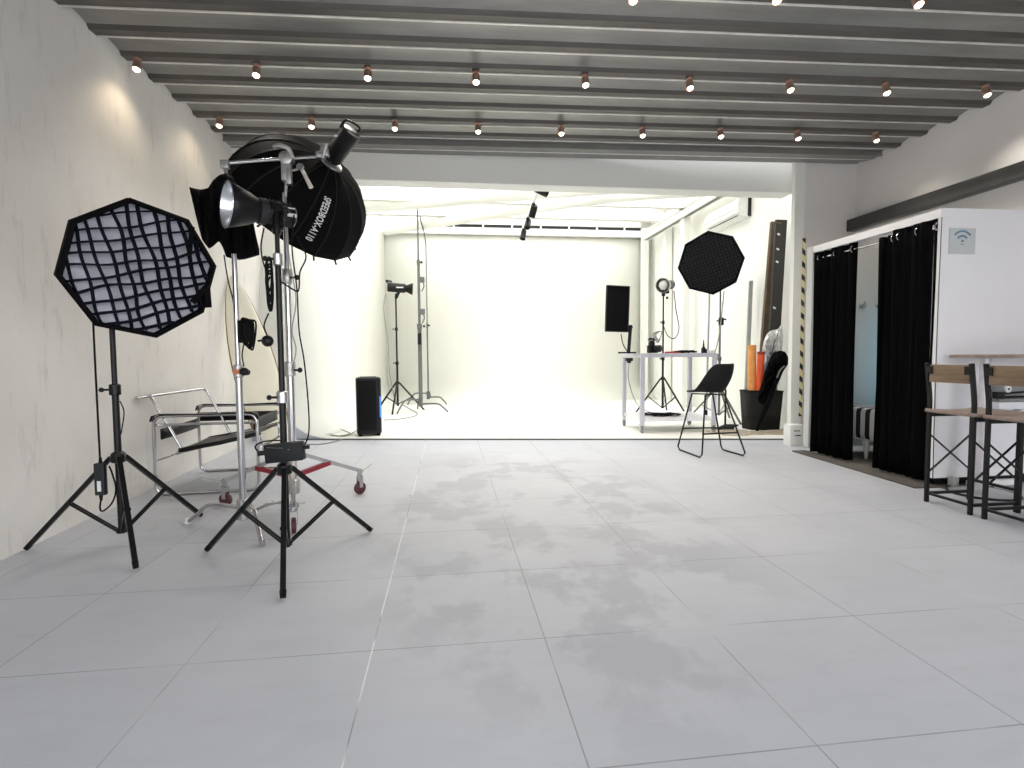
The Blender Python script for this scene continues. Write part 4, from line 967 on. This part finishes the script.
def curtain(ya, yb, z0, z1, nf, amp, label, x0=3.635, seed=1):
    random.seed(seed); cu_ = thing('curtain', (x0, (ya+yb)/2, z0), label, 'curtain')
    n = nf*10; ph = [random.uniform(-.5, .5) for _ in range(nf+2)]; rows = []
    for z in [z0+(z1-z0)*k/10 for k in range(11)]:
        fz = 1.25-.45*(z-z0)/(z1-z0); row = []
        for i in range(n+1):
            s = i/n; w = math.sin(s*nf*2*PI + ph[int(s*nf)]*.4*(1-(z-z0)/(z1-z0)))
            row.append(V((x0 + amp*fz*w + .01*math.sin(s*11), ya+(yb-ya)*s + .012*math.sin(s*17+z*1.3), z)))
        rows.append(row)
    MB().grid(rows).build('fabric', VELV, cu_, solid=.004, smooth=80)
    for k in range(0, nf, 2):
        y = ya+(yb-ya)*(k+.5)/nf
        MB().tube([V((x0+.01+.03*math.cos(a), y, 1.925+.03*math.sin(a))) for a in [2*PI*i/14 for i in range(14)]], .006, 6, closed=True).build('grommet', CHR, cu_)
    return cu_
curtain(4.295, 4.825, .03, 1.98, 5, .022, 'left black velvet curtain of the changing cabin, drawn towards pillar', 3.585, 2)
curtain(3.478, 3.89, .03, 1.984, 5, .009, 'wide black velvet curtain at right end of cabin opening, next to white wall', 3.573, 4)
curtain(3.87, 4.035, .03, 1.955, 2, .02, 'narrow black velvet curtain hanging right of the cabin gap', 3.58, 6)
for k, L_ in enumerate(('coat hook on cabin far wall, left one in the gap', 'coat hook on cabin far wall, right one in the gap')):
    q = PY(862 if not k else 879, 306, CYF+.004); x, z = q.x, q.z; y = CYF+.01
    hk = thing('coat_hook', (x, y, z), 'small metal ' + L_, 'hook', 'coat hooks in the cabin')
    MB().box((x, y-.004, z), (.06, .012, .03), bev=.003).build('plate', STL, hk)
    MB().tube([V((x, y-.008, z)), V((x, y-.045, z-.015)), V((x, y-.06, z+.015))], .007, 8, 4).tube([V((x, y-.008, z+.008)), V((x, y-.04, z+.02)), V((x, y-.05, z+.045))], .006, 8, 4).build('prong', STL, hk)
# striped bench
bn = thing('bench', (4.06, 4.36, 0), 'black and white striped bench with tapered legs inside cabin', 'bench')
m = MB(); m.box((4.06, 4.30, .345), (.50, .86, .29), bev=.045); m.build('cushion', STRIPE, bn)
for x in (3.87, 4.25):
    for y in (4.46, 3.95): MB().lathe((x, y, .0125), (0, 0, 1), [(0, .012), (.18, .035), (.19, .05)], 12).build('leg', WHT, bn)
MB().box((4.06, 4.30, .197), (.44, .78, .018)).build('base_board', WHT, bn)
# cyan lamp inside, behind the narrow curtain
cy_l = thing('light_bar', (4.47, 4.66, .4), 'slim cyan lamp bar glowing on cabin back wall behind narrow curtain', 'lamp')
MB().box((4.475, 4.66, .95), (.03, .04, 1.1), bev=.006).build('housing', WHT, cy_l)
MB().box((4.455, 4.66, .95), (.012, .035, 1.04)).build('light_tube', M('cyan_tube', (.2, .8, .95), .4, emit=(.06, .62, 1.), est=5.), cy_l)

# ------------------------------------------------------------------ wifi sign
q = [PY(x, y, CYN) for x, y in ((949, 228), (975, 229), (974, 255), (949, 254))]
sx0, sx1, sz0, sz1 = q[0].x, q[1].x, q[3].z, q[0].z; yc = CYN-.004
sg = thing('wifi_sign', ((sx0+sx1)/2, yc, sz0), 'square grey wifi sign on white wall beside the curtains', 'sign')
MB().box(((sx0+sx1)/2, yc, (sz0+sz1)/2), (sx1-sx0, .006, sz1-sz0), bev=.0015).build('panel', SIGN, sg)
m = MB(); o = V((sx0+(sx1-sx0)*.49, yc-.005, sz0+(sz1-sz0)*.44)); W = sx1-sx0
for r0, r1 in ((.20, .255), (.36, .42)):
    n = 16; A = [PI/2+(i/n-.5)*1.75 for i in range(n+1)]
    m.grid([[o+V((W*r*math.cos(a), 0, W*r*math.sin(a))) for a in A] for r in (r0, r1)])
m.build('wifi_arc', SIGNB, sg, solid=.002)
MB().lathe(o+V((0, .001, W*.05)), (0, -1, 0), [(0, W*.045), (.002, W*.045)], 16).build('wifi_dot', SIGNB, sg)
MB().box(o+V((0, 0, -W*.06)), (W*.12, .002, W*.03)).build('print_line', M('grey_sign_text', (.25, .28, .28), .5), sg)

# ------------------------------------------------------------------ bar table and two stools
tq = thing('bar_table', (3.98, 3.22, 0), 'bar height table with thin greyed wood top at right edge', 'table')
MB().box((4.06, 3.20, .975), (.89, .46, .022), bev=.006).build('tabletop', WOODT, tq)
MB().box((3.765, 2.995, .945), (.02, .03, .038)).build('top_bracket', BPL, tq)
MB().lathe((3.735, 3.27, .03), (0, 0, 1), [(0, .032), (.935, .032)], 18).build('pedestal', M('pale_lilac_post', (.62, .60, .64), .35, .2), tq)
MB().lathe((3.735, 3.25, 0), (0, 0, 1), [(0, .20), (.012, .20), (.022, .17), (.035, .05)], 36).build('base_disc', M('grey_base', (.35, .36, .36), .3, .4), tq)
MB().tube([V((3.735+.20*math.cos(a), 3.25+.20*math.sin(a), .012)) for a in [2*PI*i/40 for i in range(40)]], .008, 6, closed=True).build('base_edge', BLK, tq)
sx_ = PY(996, 402, 3.34).x; sz_ = PY(1010, 402, 3.34).z
sh = thing('wall_shelf', (sx_+.35, 3.39, sz_-.05), 'white shelf fixed to cabin wall below bar table top, at right edge', 'shelf')
MB().box(((sx_+WR)/2, 3.40, sz_-.025), (WR-sx_-.005, .165, .05), bev=.004).build('board', WPM, sh)
for x in (sx_+.2, WR-.15): MB().flat((x, 3.475, sz_-.13), (x, 3.34, sz_-.05), .02, .02).build('bracket', STL, sh)
tl = thing('clamp_tool', (sx_+.12, 3.38, sz_), 'grey metal clamp tool lying on white shelf behind the bar chairs', 'tool')
MB().box((sx_+.16, 3.40, sz_+.012), (.28, .13, .022), bev=.003).build('plate', GREYG, tl)
MB().bar((sx_+.01, 3.345, sz_+.035), (sx_+.40, 3.34, sz_+.038), .008).build('rod', BLK, tl)
MB().bar((sx_+.03, 3.35, sz_+.06), (sx_+.42, 3.38, sz_+.075), .007).box((sx_+.03, 3.35, sz_+.05), (.06, .04, .05), bev=.005).build('lever', BPL, tl)
MB().lathe((sx_+.085, 3.34, sz_+.095), (0, -1, 0), [(0, .026), (.012, .026)], 16).build('knob', WHT, tl)
MB().lathe((sx_+.085, 3.328, sz_+.095), (0, -1, 0), [(0, .008), (.003, .008)], 10).build('knob_pin', BPL, tl)
MB().prism([V((sx_+.02, 3.44, sz_+.02)), V((sx_+.35, 3.44, sz_+.02)), V((sx_+.35, 3.44, sz_+.16)), V((sx_+.12, 3.44, sz_+.12))], (0, .012, 0)).build('back_plate', M('grey_metal_plate', (.36, .38, .38), .4, .4), tl)
m = MB(); m.box((3.70, 3.44, .045), (.045, .05, .075), bev=.006); solo(m, 'wall_plug', M('grey_socket', (.42, .42, .42), .5), 'small grey plug box at foot of white cabin wall', 'plug')
pb = thing('power_strip', (4.0, 3.3, 0), 'white power strip on floor at foot of white cabin wall', 'power strip')
MB().box((4.02, 3.43, .03), (.40, .05, .04), bev=.005).build('body', WHT, pb)
MB().tube([V((3.82, 3.43, .03)), V((3.76, 3.40, .012)), V((3.70, 3.41, .012))], .006, 6, 4).build('cord', WHT, pb)

def bar_chair():
    r = bpy.data.objects.new('bar_chair', None); COL.objects.link(r)
    D, W, SH, BH = .33, .30, .62, .935                # depth along +x, width along y; origin at near rear post
    for y in (0, W):
        MB().tube([(0, y, 0), (0, y, SH+.06), (-.004, y, SH+.11), (-.03, y, BH)], .0125*1.15, 4).build('leg', BLK, r, 30)
        MB().flat((D, y, 0), (D, y, SH-.02), .026, .026, (0, 1, 0)).build('leg', BLK, r)
        m = MB(); m.flat((.005, y, .46), (D, y, .20), .007, .012, (0, 1, 0)).flat((.005, y, .20), (D, y, .46), .007, .012, (0, 1, 0)); m.build('cross_brace', BLK, r)
        MB().flat((0, y, .06), (D, y, .06), .018, .018).build('stretcher', BLK, r)
        MB().flat((0, y, SH-.03), (D, y, SH-.03), .02, .025).build('seat_rail', BLK, r)
    MB().flat((D, 0, .14), (D, W, .14), .018, .018).build('footrest', BLK, r)
    MB().flat((0, 0, .06), (0, W, .06), .016, .016).build('stretcher', BLK, r)
    n = 8; rows = [[V((x, -.015 + (W+.03)*j/n, SH-.0 - .016*math.sin(PI*j/n)*0 - .012*math.sin(PI*(x+.02)/(D+.05)))) for j in range(n+1)] for x in [-.02+(D+.05)*i/8 for i in range(9)]]
    MB().grid(rows).build('seat', WOODT, r, solid=.024)
    b = MB().box((-.022+.004, W/2, BH-.068), (.018, W-.03, .115), bev=.003).build('backrest', WOODY, r)
    m = MB()
    for y in (.012, W-.012):
        m.box((-.030, y+(.012 if y < W/2 else -.012), BH-.045), (.012, .03, .05))
    m.build('back_bracket', BLK, r)
    return r
b1 = bar_chair()
b1.location = (3.185, 2.845, 0); tag(b1, 'black metal bar chair with wooden backrest, nearer the curtains', 'chair', 'bar chairs at the bar table')
b2 = copy_tree(b1); b2.location = (3.19, 2.462, 0); tag(b2, 'black metal bar chair with wooden backrest cut by the right picture edge', 'chair', 'bar chairs at the bar table')

# ------------------------------------------------------------------ ceiling spotlights
def spot_proto():
    r = bpy.data.objects.new('ceiling_spotlight', None); COL.objects.link(r)
    MB().lathe((0, 0, 0), (0, 0, -1), [(0, .025), (.012, .025), (.014, .008), (.03, .008)], 16).build('mount', COPP, r)
    d = V((0, -.35, -1)).normalized(); o = V((0, 0, -.025))
    MB().lathe(o, d, [(0, .018), (.004, .027), (.062, .027), (.066, .025), (.06, .022)], 18, False).build('lamp_body', COPP, r)
    MB().ball(o + d*.058, .021, n=10).build('lens', BULB, r)
    return r
sp0 = None
rows_px = [[(138, 66), (257, 72), (368, 75), (476, 79), (585, 82), (689, 85), (789, 87), (885, 90), (985, 92)],
           [(220, 123), (312, 124), (395, 126), (478, 129), (561, 131), (642, 133), (720, 134), (797, 136), (875, 138)],
           [(632, -3), (775, -3), (916, 1)]]
rown = ['middle row', 'far row', 'near row']
ordn = ['first', 'second', 'third', 'fourth', 'fifth', 'sixth', 'seventh', 'eighth', 'ninth']
spots = []
for ri, row in enumerate(rows_px):
    for k, (x, y) in enumerate(row):
        q = PF(x, y, ZC-.055)
        yr = [3.94, 4.75, 2.90][ri] + ANG*(q.x-.5)*1.1 + .0
        if ri == 1: yr = 4.755 + ANG*(q.x-.5)*1.1
        s_ = copy_tree(sp0) if sp0 else spot_proto()
        sp0 = sp0 or s_
        s_.location = (q.x, q.y, ZC-.004)
        tag(s_, '%s ceiling spotlight from the left in the %s' % (ordn[k], rown[ri] if ri < 2 else 'nearest row at picture top'), 'spotlight', 'small ceiling spotlights')
        spots.append(s_.location.copy())
def lamp_spot(loc, tgt, power, size, col=(1, .80, .55)):
    l = bpy.data.lights.new('spot_beam', 'SPOT'); l.energy = power; l.spot_size = math.radians(size); l.spot_blend = .9; l.color = col; l.shadow_soft_size = .04
    o = bpy.data.objects.new('spot_beam', l); COL.objects.link(o); o.location = loc
    o.rotation_euler = (V(tgt)-V(loc)).to_track_quat('-Z', 'Y').to_euler(); return o
for k, L_ in enumerate(spots):
    loc = L_ + V((0, -.045, -.12))
    if k == 0: lamp_spot(loc + V((.14, 0, 0)), (-2.22, 3.92, 2.3), 6.0, 105)
    elif k == 9: lamp_spot(loc + V((.12, 0, 0)), (-2.2, 4.80, 2.4), 4.0, 105)
    else: lamp_spot(loc, loc + V((0, (-.05 if k < 18 else .35), -1)), 24 if k < 18 else 8, 125, (1, .92, .82))

# ------------------------------------------------------------------ track with black spots in the far room
ta, tb_ = PY(543, 178, 6.6), PY(521, 234, 9.9)
tk = thing('lighting_track', tuple(ta), 'white lighting track running back under the far roof', 'lighting track')
MB().flat(ta, tb_, .035, .03).build('rail', WHT, tk)
for t_ in (.1, .9): MB().bar(ta.lerp(tb_, t_), V((ta.lerp(tb_, t_).x, ta.lerp(tb_, t_).y, ZR+.04)), .008).build('hanger', WHT, tk)
def thead(p, d, label, s=1.):
    r = thing('track_spotlight', tuple(p), label, 'spotlight', 'black spotlights on the far track'); d = V(d).normalized()
    MB().box(p+V((0, 0, -.03)), (.05, .11, .035), bev=.006).build('adapter', BPL, r)
    MB().bar(p+V((0, 0, -.04)), p+V((0, 0, -.09)), .012).build('stem', BPL, r)
    o = p+V((0, 0, -.12))
    MB().lathe(o-d*.09*s, d, [(0, .04*s), (.01, .05*s), (.17*s, .052*s), (.175*s, .046*s), (.15*s, .042*s)], 18).build('lamp_body', BPL, r)
for px, lab, d in (((540, 181), 'nearest black spotlight on the far lighting track', (.7, -.3, -.4)), ((532, 203), 'second black spotlight from camera on the far track', (-.15, .5, -.8)), ((527, 217), 'third black spotlight from camera on the far track', (-.2, -.5, -.7)), ((523, 228), 'farthest black spotlight on the far lighting track', (-.2, -.2, -.9))):
    t_ = min(range(101), key=lambda i: abs((lambda v: 384 - F*(v-EYE).dot(UP)/(v-EYE).dot(FWD))(ta.lerp(tb_, i/100)) - px[1]))/100
    thead(ta.lerp(tb_, t_), d, lab)

# ------------------------------------------------------------------ light
w = bpy.data.worlds.new('World'); S.world = w; w.use_nodes = True; nt = w.node_tree; bg = nt.nodes['Background']
bg.inputs[0].default_value = (.93, .955, 1., 1); bg.inputs[1].default_value = 5.0
S.view_settings.view_transform = 'Standard'; S.view_settings.look = 'None'; S.view_settings.gamma = 1; S.view_settings.use_curve_mapping = False
S.view_settings.exposure = 0.
S.cycles.diffuse_bounces = 6; S.cycles.max_bounces = 10; S.cycles.use_denoising = True; S.cycles.caustics_reflective = False
for o in bpy.data.objects:
    if '_o' in o: del o['_o']
